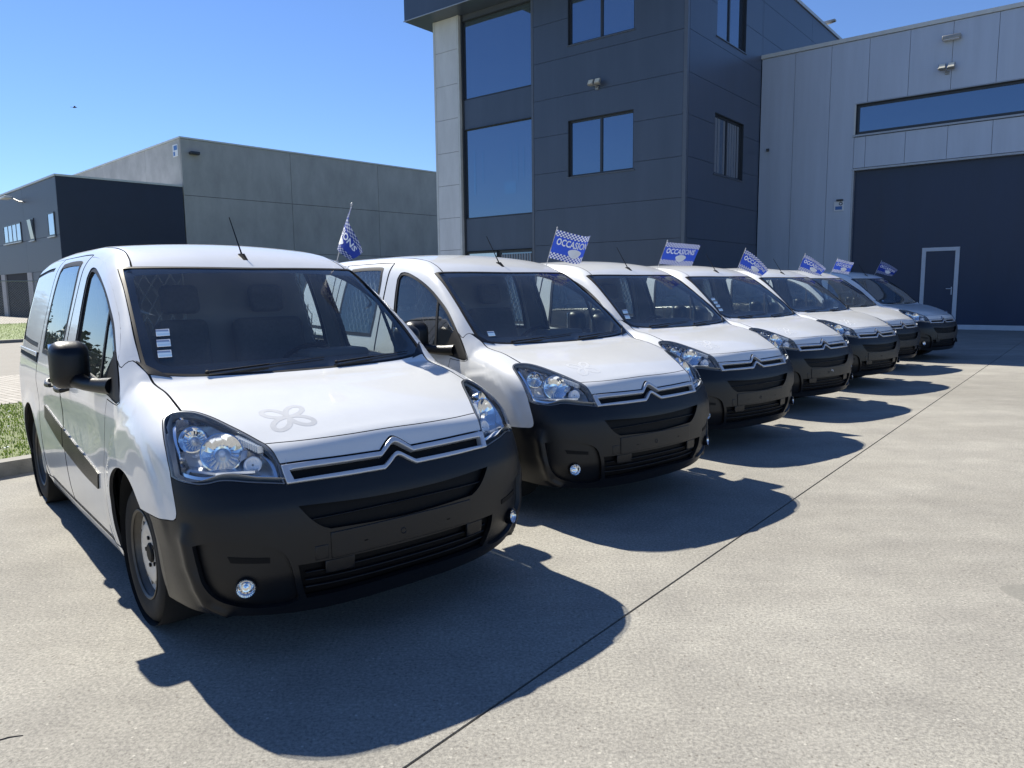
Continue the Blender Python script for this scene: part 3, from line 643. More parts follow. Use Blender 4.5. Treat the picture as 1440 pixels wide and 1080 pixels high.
        put('door_liner', panel_geo(SIDE, sub2(door, SIDE, .02), [sub2(dwin, SIDE, -.012)], sp=.08, level=-.05, rim=0, gap=0), M['trim'], d, mi)
        s = put('sliding_door', panel_geo(SIDE, sdoor, [swin], sp=.04, rim=.02), M['paint'], A, mi)
        put('window_seal', panel_geo(SIDE, sub2(swin, SIDE, -.006), [sub2(swin, SIDE, .024)], sp=.05, level=.002, rim=.012, gap=0), M['rubber'], s, mi)
        put('window_pane', panel_geo(SIDE, sub2(swin, SIDE, .010), sp=.06, level=.0, rim=0, gap=0), M['glass'], s, mi)
        put('rub_strip', panel_geo(SIDE, spl([(2.347, .724), (2.94, .795)], [(2.94, .795), (2.955, .765), (2.95, .712)], [(2.95, .712), (2.352, .604)], [(2.352, .604), (2.347, .724)]), sp=.05, level=.007, rim=.009, gap=0), M['plastic'], s, mi)
        q = MB(); q.tube([(2.40, yy-sg*.01, .985), (2.415, yy+sg*.028, .975), (2.49, yy+sg*.034, .972), (2.55, yy+sg*.022, .985), (2.565, yy-sg*.01, .995)], [.014, .015, .016, .015, .014], 10); q.build('door_handle', M['plastic'], s)
        # lattice guard behind the sliding door glass
        g = MB(); yA = lambda z: sg*(float(Wz(np.array([z]))[0])-.05)
        for k in range(-9, 14):
            for dirn in (1, -1):
                x0 = 2.45+k*.075; pts = []
                for t in np.linspace(0, 1, 9):
                    x = x0+dirn*t*.42; z = 1.14+t*.55
                    if 2.44 < x < 3.08: pts.append((x, yA(z), z))
                if len(pts) > 1: g.tube(pts, .0035, 4, cap=False)
        g.build('window_guard', M['mesh'], s)
        # rear side panel
        ra = a3(arc(*archR, -10, 190, 26)); top = [(3.195, .655, 1.742), (3.6, .655, 1.742), (4.0, .645, 1.735), (4.17, .60, 1.72)]
        olq = spl(a3([(3.20, .27), (3.21, .66), (3.225, .80), (3.237, 1.1), (3.227, 1.5), (3.195, 1.742)]), top, [(4.17, .60, 1.72), (4.24, .72, 1.5), (4.29, .78, 1.2), (4.31, .83, .9), (4.30, .84, .58)], [(4.30, .84, .58), (4.24, .86, .40), (4.20, .86, .29)], [(4.20, .86, .29), ra[0]], ra, [ra[-1], a3([(3.26, .27)])[0]], a3([(3.26, .27), (3.20, .27)]))
        qw = spl(a3([(3.32, 1.15), (3.7, 1.16), (4.05, 1.18)]), a3([(4.05, 1.18), (4.09, 1.4), (4.05, 1.60), (4.0, 1.66)]), a3([(4.0, 1.66), (3.6, 1.69), (3.34, 1.695)]), a3([(3.34, 1.695), (3.33, 1.4), (3.32, 1.15)]))
        rq = put('rear_side_panel', panel_geo(REARQ, olq, [qw], sp=.045, rim=.016), M['paint'], A, mi)
        put('panel_border', panel_geo(REARQ, qw, [REARQ_in(qw, .03)], sp=.05, level=-.006, rim=0, gap=-.004), M['rubber'], rq, mi)
        put('infill_panel', panel_geo(REARQ, REARQ_in(qw, .028), sp=.05, level=-.004, rim=.004, gap=0), M['paint'], rq, mi)
        put('door_rail', panel_geo(REARQ, spl(a3([(3.25, 1.052), (4.10, 1.075)]), a3([(4.10, 1.075), (4.10, 1.105)]), a3([(4.10, 1.105), (3.25, 1.09)]), a3([(3.25, 1.09), (3.25, 1.052)]), ds=.04), sp=.05, level=.004, rim=.006, gap=0), M['plastic2'], rq, mi)
        put('rail_cover', panel_geo(REARQ, spl(a3([(3.24, 1.092), (4.12, 1.108)]), a3([(4.12, 1.108), (4.12, 1.128)]), a3([(4.12, 1.128), (3.24, 1.122)]), a3([(3.24, 1.122), (3.24, 1.092)]), ds=.04), sp=.05, level=.014, rim=.016, gap=0, bevel=.004), M['paint'], rq, mi)
        # sill and cant rail / A pillar
        put('sill', panel_geo(SIDE, spl([(1.262, .265), (3.262, .265)], [(3.262, .265), (3.27, .195)], [(3.27, .195), (1.255, .195)], [(1.255, .195), (1.262, .265)], ds=.05), sp=.05, rim=.02), M['paint'], A, mi)
        put('sill_seam', panel_geo(SIDE, spl([(1.36, .277), (3.1, .277)], [(3.1, .277), (3.1, .288)], [(3.1, .288), (1.36, .288)], [(1.36, .288), (1.36, .277)], ds=.05), sp=.05, level=.0012, rim=0, gap=0), M['plastic2'], A, mi)
        wsedge = [(.985, .755, 1.139), (1.039, .766, 1.173), (1.135, .759, 1.253), (1.317, .735, 1.397), (1.514, .709, 1.539), (1.684, .690, 1.639)]
        aseam3 = [(x, float(Wz(np.array([z]))[0]), z) for x, z in aseam]
        olp = spl(abase[::-1], aseam3, [aseam3[-1], (2.343, .66, 1.738), (2.6, .655, 1.742), (3.18, .655, 1.742), (3.6, .655, 1.742), (4.0, .645, 1.735), (4.17, .60, 1.72)], [(4.17, .60, 1.72), (4.18, .54, 1.745)], [(4.18, .54, 1.745), (3.6, .56, 1.785), (2.6, .575, 1.79), (2.3, .58, 1.778), (1.957, .592, 1.748), (1.769, .610, 1.697), (1.664, .626, 1.647)], [(1.664, .626, 1.647), (1.684, .690, 1.639)], wsedge[::-1])
        put('cab_side_frame', panel_geo(PIL, olp, sp=.035, rim=.014), M['paint'], A, mi)
    # ---- roof, windscreen
    wst = [(1.604, 0, 1.648), (1.612, .2, 1.650), (1.634, .42, 1.65), (1.664, .624, 1.647)]
    rside = [(1.664, .624, 1.647), (1.769, .608, 1.697), (1.957, .590, 1.748), (2.3, .578, 1.778), (2.6, .573, 1.79), (3.6, .558, 1.785), (4.18, .538, 1.745)]
    ol = spl(sym(wst), [tuple(ymir(p)) for p in rside], [(4.18, -.538, 1.745), (4.21, 0, 1.765), (4.18, .538, 1.745)], rside[::-1], ds=.025)
    put('roof_panel', panel_geo(TOP, ol, sp=.05, rim=.012), M['paint'], A)
    wsb = [(.938, 0, 1.104), (.941, .2, 1.105), (.948, .38, 1.109), (.961, .56, 1.113), (.978, .68, 1.124), (.990, .750, 1.139)]
    wse = [(.990, .750, 1.139), (1.039, .763, 1.173), (1.135, .756, 1.253), (1.317, .732, 1.397), (1.514, .706, 1.539), (1.680, .687, 1.637)]
    wst2 = [(1.600, 0, 1.645), (1.608, .2, 1.648), (1.632, .42, 1.648), (1.662, .624, 1.645), (1.680, .687, 1.637)]
    wso = spl(sym(wsb)[::-1], wse, sym(wst2), [tuple(ymir(p)) for p in wse[::-1]], ds=.025)
    wi = spl([(1.008, -.62, 1.152), (1.012, -.3, 1.157), (1.012, 0, 1.157), (1.012, .3, 1.157), (1.020, .62, 1.163)], [(1.020, .62, 1.163), (1.04, .685, 1.18), (1.07, .702, 1.20)], [(1.07, .702, 1.20), (1.36, .676, 1.435), (1.55, .648, 1.57)], [(1.55, .648, 1.57), (1.585, .63, 1.60), (1.585, .58, 1.605)], [(1.585, .58, 1.605), (1.567, .2, 1.62), (1.563, 0, 1.62), (1.567, -.2, 1.62), (1.585, -.58, 1.605)], [(1.585, -.58, 1.605), (1.585, -.63, 1.60), (1.55, -.648, 1.57)], [(1.55, -.648, 1.57), (1.36, -.676, 1.435), (1.07, -.702, 1.20)], [(1.07, -.702, 1.20), (1.04, -.685, 1.18), (1.008, -.62, 1.152)], ds=.025)
    w = put('windscreen', panel_geo(WS, wso, sp=.06, level=-.002, rim=.004, gap=.001), M['wsglass'], A)
    put('windscreen_border', panel_geo(WS, wso, [wi], sp=.05, level=-.004, rim=0, gap=.001), M['frit'], w)
    wq = WS.to2(wso); wq = wq if area2(wq) > 0 else wq[::-1]; wq = inset(wq, .012); wq3 = wq[:, :1]*WS.e1+wq[:, 1:]*WS.e2+WS.d*float(np.mean(wso@WS.d))
    put('windscreen_seal', panel_geo(WS, wso, [wq3], sp=.05, level=.0012, rim=.004, gap=-.001), M['rubber'], w)
    for sg in (1, -1):
        put('cowl_corner', panel_geo(WS, spl([(.957, .66, 1.116), (.985, .757, 1.139)], [(.985, .757, 1.139), (1.078, .785, 1.195)], [(1.078, .785, 1.195), (1.035, .745, 1.172)], [(1.035, .745, 1.172), (.957, .66, 1.116)], ds=.03), sp=.04, level=.003, rim=.006, gap=.001), M['plastic'], A, sg < 0)
    # wipers
    for yA_, yB_ in ((.50, -.13), (-.18, -.66)):
        t = np.linspace(0, 1, 9); pts = np.stack([.967+.04*t, yA_+(yB_-yA_)*t, 1.118+.030*t], -1); n = np.array([-.6, 0, .8])
        c, ok = cast(pts, np.repeat(n[None], 9, 0),   .006, -.3, .3)
        q = MB(); q.tube(c, .0026, 6); q.tube(c[:5]+n*.005, [.0055, .005, .004, .0035, .003], 6); q.lathe([(.010, 0), (.010, .010), (0, .012)], c[0], (-.6, 0, .8), 12); q.build('wiper', M['rubber'], A)
    # ---- mirrors
    for sg in (1, -1):
        q = MB(); q.rbox((1.42, sg*.978-.092, 1.04), (1.57, sg*.978+.092, 1.285), .06, seg=5)
        vs = []
        for v in q.v:    # taper the shell forward into a rounded nose
            x, y, z = v; t = (1.57-x)/.15; k = 1-.30*t*t; cy = sg*.978; vs.append((x, cy+(y-cy)*k, 1.165+(z-1.165)*k+.0))
        q.v = vs; mo = q.build('wing_mirror', M['plastic'], A, sharp=60)
        q = MB(); q.tube([(1.17, sg*.865, 1.075), (1.27, sg*.90, 1.072), (1.36, sg*.935, 1.075), (1.47, sg*.965, 1.09)], [.042, .036, .034, .040], 12); q.build('mirror_arm', M['plastic'], mo)
        q = MB(); q.rbox((1.565, sg*.985-.070, 1.06), (1.573, sg*.985+.070, 1.265), .003); q.build('mirror_glass', M['chrome'], mo)
    # ---- aerial
    q = MB(); q.prism([(1.625, 1.652), (1.66, 1.672), (1.74, 1.735), (1.765, 1.735), (1.80, 1.712), (1.78, 1.70), (1.70, 1.668)], lambda p: (p[0], -.014, p[1]), lambda p: (p[0], .014, p[1]))
    an = q.build('aerial', M['plastic2'], A); q = MB(); q.tube([(1.742, 0, 1.722), (1.80, 0, 1.80), (1.915, 0, 1.958)], [.006, .004, .0028], 6); q.build('aerial_rod', M['plastic2'], an)
    # ---- wheels
    for (wx, sg) in ((.926, 1), (.926, -1), (3.653, 1), (3.653, -1)):
        wy = .757; o = (wx, sg*wy, .318); ax = (0, sg, 0); h = .0975
        q = MB(); q.lathe([(.205, -h+.012), (.235, -h), (.285, -h), (.305, -h+.012), (.3165, -h+.028)], o, ax, 56); q.build('wheel', M['tyre'], A); wheel = bpy.context.scene.objects[-1] if False else COL.objects[-1]
        def trd(i, j):
            if j in (1, 2): return -.007 if (i % 4 == 0) else 0
            if j in (5, 6): return -.007 if (i % 4 == 1) else 0
            if j in (9, 10): return -.007 if (i % 4 == 2) else 0
            return 0
        q = MB(); prof = [(.3165, -h+.028), (.3175, -h+.033), (.318, -h+.065), (.310, -h+.067), (.310, -h+.073), (.318, -h+.075), (.318, -h+.116), (.310, -h+.118), (.310, -h+.124), (.318, -h+.126), (.3175, h-.033), (.3165, h-.028), (.305, h-.012), (.285, h), (.262, h+.001), (.235, h-.002), (.212, h-.010), (.205, h-.012)]
        q.lathe(prof, o, ax, 120, mod=trd); q.build('tyre', M['tyre'], wheel, sharp=30)
        q = MB()
        q.lathe([(.203, -h+.012), (.190, -h+.03), (.180, -.02), (.178, .02), (.186, h-.040), (.205, h-.014), (.209, h-.006), (.204, h-.004), (.196, h-.012)], o, ax, 48, 1)
        q.lathe([(.186, h-.045), (.160, h-.052), (.150, h-.040), (.128, h-.030), (.100, h-.030), (.070, h-.040), (.045, h-.040), (.040, h-.036)], o, ax, 48, 0)
        for k in range(12):
            a = 2*math.pi*k/12; c = (wx+.142*math.cos(a), sg*(wy+h-.0335), .318+.142*math.sin(a)); q.lathe([(.0105, -.002), (.0095, .0015), (0, .0015)], c, ax, 10, 1)
        q.build('rim', M['rim'], wheel, mats=[M['rim'], M['rimdark']])
        q = MB(); q.lathe([(.046, h-.046), (.046, h-.034), (.038, h-.028), (0, h-.027)], o, ax, 24)
        for k in range(5):
            a = 2*math.pi*k/5; q.lathe([(.010, h-.045), (.010, h-.032), (0, h-.030)], (wx+.068*math.cos(a), sg*wy, .318+.068*math.sin(a)), ax, 6)
        q.build('hub_cap', M['plastic2'], wheel)
        # arch liner
        cx, cz, r = archF if wx < 2 else archR
        q = MB(); q.lathe([(r+.006, .875-.012), (r+.012, .80), (r+.012, .56), (.0, .56)], (cx, 0, cz), (0, sg, 0), 36); q.build('arch_liner', M['under'], A)
    for sg in (1, -1):   # black flange of the bumper at the wheel arch
        v = []; f = []
        edge = [(.527, .612), (.487, .55), (.462, .47), (.458, .39), (.472, .30), (.50, .253)]; back = [(.560, .618), (.538, .55), (.528, .47), (.530, .39), (.546, .30), (.568, .245)]
        E_ = spl(edge, ds=.02, closed=False); K_ = spl(back, ds=.02, closed=False); n_ = min(len(E_), len(K_)); E_ = E_[np.linspace(0, len(E_)-1, n_).round().astype(int)]; K_ = K_[np.linspace(0, len(K_)-1, n_).round().astype(int)]
        g0 = np.column_stack([E_[:, 0], np.full(n_, .3), E_[:, 2]]); c0, ok = cast(g0, np.repeat(np.array([[0, 1., 0]]), n_, 0), -.001, 0, .9, 40)
        g1 = np.column_stack([K_[:, 0], np.full(n_, .3), K_[:, 2]]); c1, ok = cast(g1, np.repeat(np.array([[0, 1., 0]]), n_, 0), -.012, 0, .9, 40)
        for p0, p1 in zip(c0, c1): v += [(p0[0]-.001, sg*p0[1], p0[2]), (p1[0], sg*p1[1], p1[2]), (p1[0]+.010, sg*(p1[1]-.06), p1[2])]
        for i in range(n_-1):
            for j in range(2): f.append((i*3+j, i*3+j+1, i*3+3+j+1, i*3+3+j))
        if sg > 0: f = [t[::-1] for t in f]
        q = MB(); q.add(v, f); q.build('bumper_arch_lip', M['plastic'], A)
    # ---- rear, underbody, dark inner shell
    rp = spl([(4.17, .60, 1.72), (4.24, .72, 1.5), (4.29, .78, 1.2), (4.31, .83, .9), (4.30, .84, .58)], [(4.30, .84, .58), (4.24, .86, .40), (4.20, .86, .26)], [(4.20, .86, .26), (4.31, 0, .26), (4.20, -.86, .26)], [(4.20, -.86, .26), (4.24, -.86, .40), (4.30, -.84, .58)], [(4.30, -.84, .58), (4.31, -.83, .9), (4.29, -.78, 1.2), (4.24, -.72, 1.5), (4.17, -.60, 1.72)], [(4.17, -.60, 1.72), (4.18, -.54, 1.745)], [(4.18, -.54, 1.745), (4.21, 0, 1.765), (4.18, .54, 1.745)], [(4.18, .54, 1.745), (4.17, .60, 1.72)], ds=.04)
    put('rear_panel', panel_geo(REAR, rp, sp=.06, rim=.01), M['paint'], A)
    zs = [.20, .3, .42, .55, .68, .80, .90, .97]; ring = []
    cent = [(.9, 0)]*1; ang = []
    for k in range(25): ang.append((.95, R(270-180*k/24)))
    for k in range(25): ang.append((3.55, R(90-180*k/24)))
    v = []; f = []
    for z in zs:
        O_ = np.array([(cx, 0, z) for cx, a in ang]); D_ = np.array([(math.cos(a), math.sin(a), 0) for cx, a in ang]); c, ok = cast(O_, D_, -.19 if z > .5 else -.06, 0, 1.2, 30); v += list(c)
    n = len(ang)
    for j in range(len(zs)-1):
        for i in range(n):
            if i in (24, 49): continue
            q4 = (j*n+i, j*n+(i+1) % n, (j+1)*n+(i+1) % n, (j+1)*n+i); m = np.mean([v[t] for t in q4], 0)
            if min(math.hypot(m[0]-.90, m[2]-.372), math.hypot(m[0]-3.653, m[2]-.36)) < .42 and abs(m[1]) > .6: continue
            f.append(q4)
    f.append(tuple(range(n)))
    mk('underbody', v, f, M['under'], A)
    # long side strips are sparse there; close them with plain inner walls
    q = MB()
    for sg in (1, -1): q.box((1.31, sg*.84-.004, .2), (3.22, sg*.84+.004, .96))
    q.box((.30, -.60, .24), (4.15, .60, .27)); q.box((1.0, -.72, .27), (1.03, .72, 1.06)); q.build('inner_wall', M['under'], A)
    # ---- cab interior
    q = MB(); prof = [(1.03, 1.05), (1.10, 1.088), (1.30, 1.112), (1.44, 1.125), (1.53, 1.10), (1.62, 1.03), (1.64, .90), (1.56, .62), (1.05, .60)]
    q.prism(prof, lambda p: (p[0], -.70, p[1]), lambda p: (p[0], .70, p[1])); da = q.build('dashboard', M['dash'], A, sharp=50)
    q = MB(); q.rbox((1.36, -.62, 1.10), (1.56, -.22, 1.165), .03); q.build('instrument_hood', M['dash'], da)
    q = MB()
    for k in range(4): q.lathe([(.05, 0), (.048, .006), (.03, .004), (0, .003)], (1.25+.0*k, (-.55, -.12, .12, .55)[k], 1.108), (-.1, 0, 1), 18)
    q.build('dash_vent', M['plastic2'], da)
    q = MB()
    ctr = Vector((1.76, -.38, 1.03)); axw = Vector((.80, 0, .60)).normalized(); e1 = Vector((0, 1, 0)); e2 = axw.cross(e1)
    q.tube([ctr+(e1*math.cos(a)+e2*math.sin(a))*.185 for a in np.linspace(0, 2*math.pi, 33)], .015, 8, cap=False)
    for a in (0, math.pi, -math.pi/2): q.tube([ctr, ctr+(e1*math.cos(a)+e2*math.sin(a))*.18], [.03, .014], 8)
    q.tube([ctr-axw*.25, ctr], [.03, .05], 10); q.build('steering_wheel', M['plastic2'], A)
    for yy_ in (-.42, .16, .52):
        wd = .25 if yy_ < 0 else .165; rm = Matrix.Rotation(R(14), 3, 'Y')
        q = MB(); q.rbox((1.92, yy_-wd, .62), (2.40, yy_+wd, .80), .05, rot=Matrix.Rotation(R(-6), 3, 'Y')); q.rbox((2.31, yy_-wd, .72), (2.44, yy_+wd, 1.34), .055, rot=rm)
        st = q.build('seat', M['seat'], A); q = MB(); q.rbox((2.40, yy_-.12, 1.37), (2.49, yy_+.12, 1.56), .04, rot=rm); q.build('head_rest', M['seat'], st)
    # bulkhead with lattice on the car's right
    aa = np.linspace(0, 2*math.pi, 48, endpoint=False); O_ = np.repeat(np.array([[2.55, 0, 1.0]]), 48, 0); D_ = np.stack([0*aa, np.cos(aa), np.sin(aa)], -1); c, ok = cast(O_, D_, -.03, 0, 1.3, 30)
    box = [(2.55, .10, 1.22), (2.55, .66, 1.22), (2.55, .58, 1.66), (2.55, .10, 1.66)]
    q = MB(); ib = [(b[1], b[2]) for b in box]
    pts2 = [Vector((p[1], p[2])) for p in c]+[Vector(b) for b in ib]; ed = [(i, (i+1) % 48) for i in range(48)]+[(48+i, 48+(i+1) % 4) for i in range(4)]
    vs, es, fs, *_ = delaunay_2d_cdt(pts2, ed, [], 0, 1e-6); ibn = np.array(ib)
    fs = [tuple(t) for t in fs if not inpoly(np.array([np.mean([[vs[i].x, vs[i].y] for i in t], 0)]), ibn)[0]]
    bk = mk('bulkhead', [(2.55, a.x, a.y) for a in vs], fs, M['cargo'], A, sharp=None)
    q = MB()
    for k in range(-7, 10):
        for dn in (1, -1):
            pts = []
            for t in np.linspace(0, 1, 8):
                y = .10+k*.08+dn*t*.26; z = 1.22+t*.44
                if .10 <= y <= .66-.18*(z-1.22): pts.append((2.545, y, z))
            if len(pts) > 1: q.tube([pts[0], pts[-1]], .005, 4)
    q.tube([box[0], box[1], box[2], box[3], box[0]], .009, 6); q.build('bulkhead_lattice', M['mesh'], bk)
    # headliner
    q = MB(); nx, ny = 14, 11; v = []
    for i in range(nx):
        for j in range(ny):
            x = 1.70+i*.065; y = -.56+j*.112; v.append((x, y, 0))
    v = np.array(v); c, ok = cast(v*np.array([1, 1, 0])+np.array([0, 0, 1.2]), np.repeat(np.array([[0, 0, 1.]]), len(v), 0), -.03, 0, 1)
    mk('headliner', c, [(i*ny+j, (i+1)*ny+j, (i+1)*ny+j+1, i*ny+j+1) for i in range(nx-1) for j in range(ny-1)], M['trim'], A)
    q = MB(); q.box((1.05, -.80, .40), (4.2, .80, .42)); q.build('cab_floor', M['cargo'], A)
    return root, bonnet, w
def REARQ_in(ol3, d):
    q = REARQ.to2(ol3); q = q if area2(q) > 0 else q[::-1]; q = inset(q, d)
    base = float(np.mean(np.asarray(ol3)@REARQ.d)); return q[:, :1]*REARQ.e1+q[:, 1:]*REARQ.e2+REARQ.d*base

VANS = [(-.4566, 3.1324, 2.2794), (.9987, 4.9692, 2.2491), (2.3581, 6.9087, 2.2256), (3.8354, 8.8744, 2.1957), (5.4581, 10.862, 2.1883), (6.97, 13.04, 2.1921), (8.7372, 14.8578, 2.1909)]
VLAB = ['white panel van nearest the camera, grey knot mark on its bonnet, three windscreen stickers',
        'second white panel van from the camera, one small blue sticker low on its windscreen',
        'third white panel van along the row, two pale stickers low on its windscreen',
        'fourth white panel van along the row, four pale stickers up its windscreen',
        'fifth white panel van along the row, without any windscreen sticker',
        'sixth white panel van along the row, set back so little of it shows',
        'last white panel van of the row, wholly in shade before the navy gate']
root, bonnet0, ws0 = build_van()
def kids(o): return [c for c in ALL if c.parent == o]
ALL = list(COL.objects)
tree = {}
for o in ALL:
    if o.parent: tree.setdefault(o.parent.name, []).append(o)
def copy_tree(o, parent=None):
    c = o.copy(); COL.objects.link(c); c.parent = parent; mp = {o.name: c}
    for ch in tree.get(o.name, []): mp.update(copy_tree(ch, c))
    return mp
VROOT, VBON, VWS = [], [], []
for i, (x, y, a) in enumerate(VANS):
    if i == 0: r, b, w = root, bonnet0, ws0
    else:
        mp = copy_tree(root); r, b, w = mp[root.name], mp[bonnet0.name], mp[ws0.name]
    r.location = (x, y, 0); r.rotation_euler = (0, 0, a); tag(r, VLAB[i], 'van', 'white panel vans parked side by side')
    VROOT.append(r); VBON.append(b); VWS.append(w)

# stickers and ghost marks that differ from van to van
def sticker(i, y0, y1, z0, z1, dy=.02):
    x = lambda z: 1.0+(z-1.14)*.88*1.0
    q = [(x(z0), y0+dy, z0), (x(z0), y1+dy, z0), (x(z1), y1, z1), (x(z1), y0, z1)]
    o = spl([q[0], q[1]], [q[1], q[2]], [q[2], q[3]], [q[3], q[0]], ds=.05)
    put('sticker', panel_geo(WS, o, sp=.1, level=.0015, rim=0, gap=0), M['stick'], VWS[i])
for z in (1.324, 1.268, 1.212): sticker(0, .587+(1.324-z)*.25, .650+(1.324-z)*.25, z, z+.038, .008)
sticker(1, .588, .650, 1.173, 1.212, .012)
for z in (1.272, 1.214): sticker(2, .612+(1.27-z)*.5, .680+(1.27-z)*.5, z, z+.042, .02)
for z in (1.372, 1.322, 1.272, 1.216): sticker(3, .606+(1.37-z)*.25, .674+(1.37-z)*.3, z, z+.036, .02)
sticker(6, .52, .57, 1.175, 1.205, .01)
q = MB()
for (y, z, w_, h_) in ((-.030, .497, .010, .022), (-.052, .494, .014, .008), (-.058, .483, .006, .018)):
    c, ok = cast(np.array([[1.2, y, z]]), np.array([[-1., 0, 0]]), .0075, .5, 1.6, 40); x = c[0][0]; q.box((x-.001, y-w_/2, z-h_/2), (x, y+w_/2, z+h_/2))
q.build('adhesive_scrap', M['white'], VROOT[3], sharp=None)
def knot(i, mat, wdt, sc=1.0):
    cx, cy = .356, .372; t = np.linspace(0, 2*math.pi, 161); r = .110*sc*np.cos(2*t)
    px = cx+1.0*(r*np.cos(t+R(45))); py = cy+1.06*(r*np.sin(t+R(45)))
    d = np.stack([np.gradient(px), np.gradient(py)], -1); d /= np.linalg.norm(d, axis=1, keepdims=True); nn = np.stack([-d[:, 1], d[:, 0]], -1)*wdt/2
    # petals bulge: widen loops near their tips
    a = np.stack([px, py], -1); pts = np.vstack([a+nn, a-nn]); O_ = np.column_stack([pts, np.full(len(pts), .6)])
    c, ok = cast(O_, np.repeat(np.array([[0, 0, 1.]]), len(pts), 0), .0005, 0, .8, 30); k = len(t)
    mk('sticker_ghost', c, [(j, j+1, k+j+1, k+j) for j in range(k-1)], mat, VBON[i])
knot(0, M['knot'], .024)
for i in (1, 2, 3, 4): knot(i, M['knot2'], .018, .95)

# ------------------------------------------------------------------ flags clipped on the driver's windows
def text_mesh(body, size):
    cu = bpy.data.curves.new('lettering', 'FONT'); cu.body = body; cu.size = size; cu.align_x = 'CENTER'; cu.align_y = 'CENTER'; cu.offset = .028*size; cu.resolution_u = 2
    o = bpy.data.objects.new('lettering', cu); COL.objects.link(o); dg = bpy.context.evaluated_depsgraph_get(); me = bpy.data.meshes.new_from_object(o.evaluated_get(dg))
    bm = bmesh.new(); bm.from_mesh(me); bmesh.ops.triangulate(bm, faces=bm.faces[:]); bmesh.ops.subdivide_edges(bm, edges=[e for e in bm.edges if e.calc_length() > size*.25], cuts=1, use_grid_fill=False)
    bmesh.ops.triangulate(bm, faces=bm.faces[:]); bm.verts.ensure_lookup_table()
    v = np.array([tuple(q.co) for q in bm.verts]); f = [tuple(x.index for x in g.verts) for g in bm.faces]; bm.free()
    bpy.data.objects.remove(o); bpy.data.curves.remove(cu); bpy.data.meshes.remove(me); return v, f
TV, TF = text_mesh('OCCASIONS', 1.0); TV = TV[:, :2]-(TV[:, :2].max(0)+TV[:, :2].min(0))/2; TV /= np.ptp(TV[:, 0])
FL, FH = .39, .275
def w_of(i, p):
    X, Y, a = VANS[i]; c, s = math.cos(a), math.sin(a); return np.array([X+c*p[0]-s*p[1], Y+s*p[0]+c*p[1], p[2]])
def flag(i, base, top, dirv, droop, curl, wave, label, group='advertising flags clipped on the vans', u0=.45, sgn0=1.):
    b = w_of(i, base); t = w_of(i, top); pd = t-b; Lp = np.linalg.norm(pd); pd /= Lp
    dv = np.array(dirv, float); dv /= np.linalg.norm(dv); side = np.cross(pd, dv); side /= np.linalg.norm(side)
    root = empty('car_flag', tuple(b)); tag(root, label, 'flag', group)
    def cloth(u, v):
        """u along the fly 0..1, v along the hoist 0 bottom..1 top"""
        u = np.asarray(u)[..., None]; v = np.asarray(v)[..., None]
        c_ = max(curl, 1e-3); ph = c_*np.maximum(u-u0, 0)/(1-u0); r_ = FL*(1-u0)/c_
        lx = np.minimum(u, u0)*FL+r_*np.sin(ph); ly = r_*(1-np.cos(ph))
        o = t-b+pd*(-.004-(1-v)*FH)+dv*lx+side*ly*sgn0
        o = o-np.array([0, 0, 1.])*(droop*FL*u**1.6*(.25+.75*v))
        o = o+side*(wave*np.sin(u*7.0+v*1.6+i)*FL*u**.6)
        return o
    q = MB(); q.tube([(0, 0, -.02), tuple((t-b)*.5), tuple(t-b+pd*.012)], [.0032, .0030, .0028], 8); q.lathe([(0, .024), (.006, .018), (.0065, .008), (.004, .0)], tuple(t-b), tuple(pd), 10); q.build('flag_pole', M['polewhite'], root)
    q = MB(); q.rbox((-.012, -.02, -.07), (.012, .02, -.005), .004); q.build('window_clip', M['polewhite'], root)
    nu, nv = 30, 16; U, V_ = np.meshgrid(np.linspace(0, 1, nu), np.linspace(0, 1, nv)); P3 = cloth(U, V_).reshape(-1, 3)
    fs = [(j*nu+k, j*nu+k+1, (j+1)*nu+k+1, (j+1)*nu+k) for j in range(nv-1) for k in range(nu-1)]
    c = mk('flag_cloth', P3, fs, M['flag'], root, sharp=180); uv = c.data.uv_layers.new(name='UVMap'); UV = np.stack([U.ravel(), V_.ravel()], -1)
    li = np.zeros(len(c.data.loops), dtype=np.int32); c.data.loops.foreach_get('vertex_index', li); uv.data.foreach_set('uv', UV[li].ravel())
    nrm = np.cross(cloth([.55], [.5])[0]-cloth([.5], [.5])[0], cloth([.5], [.55])[0]-cloth([.5], [.5])[0])
    cdir = np.array([0, 0, CAMH])-b; sgn = 1. if nrm@cdir > 0 else -1.
    def on(pu, pv, off):
        e = .01; a = cloth(pu, pv); du = cloth(pu+e, pv)-cloth(pu-e, pv); dw = cloth(pu, pv+e)-cloth(pu, pv-e); n = np.cross(du, dw); n /= np.linalg.norm(n, axis=1, keepdims=True); return a+n*off*sgn
    mk('lettering', on(.5+TV[:, 0]*.84, .625+TV[:, 1]*.84*FL/FH*1.55, .0015), TF, M['white'], c, sharp=180)
    # pale round print with a stalk below the word
    aa = np.linspace(0, 2*math.pi, 28, endpoint=False); rr = np.array([0, .4, .75, 1.]); pu = []; pv = []; ff = []
    for r_ in rr:
        pu += list(.56+.15*r_*np.cos(aa)*(1+.12*np.sin(3*aa))); pv += list(.33+.155*r_*np.sin(aa))
    for j in range(3):
        for k in range(28): ff.append((j*28+k, j*28+(k+1) % 28, (j+1)*28+(k+1) % 28, (j+1)*28+k))
    mk('round_print', on(np.array(pu), np.array(pv), .0012), ff, M['white'], c, sharp=180)
FB0, FT0 = (1.92, -.705, 1.715), (1.70, -.70, 2.05)
TB, TT = (1.95, -.705, 1.715), (1.79, -.70, 2.035)
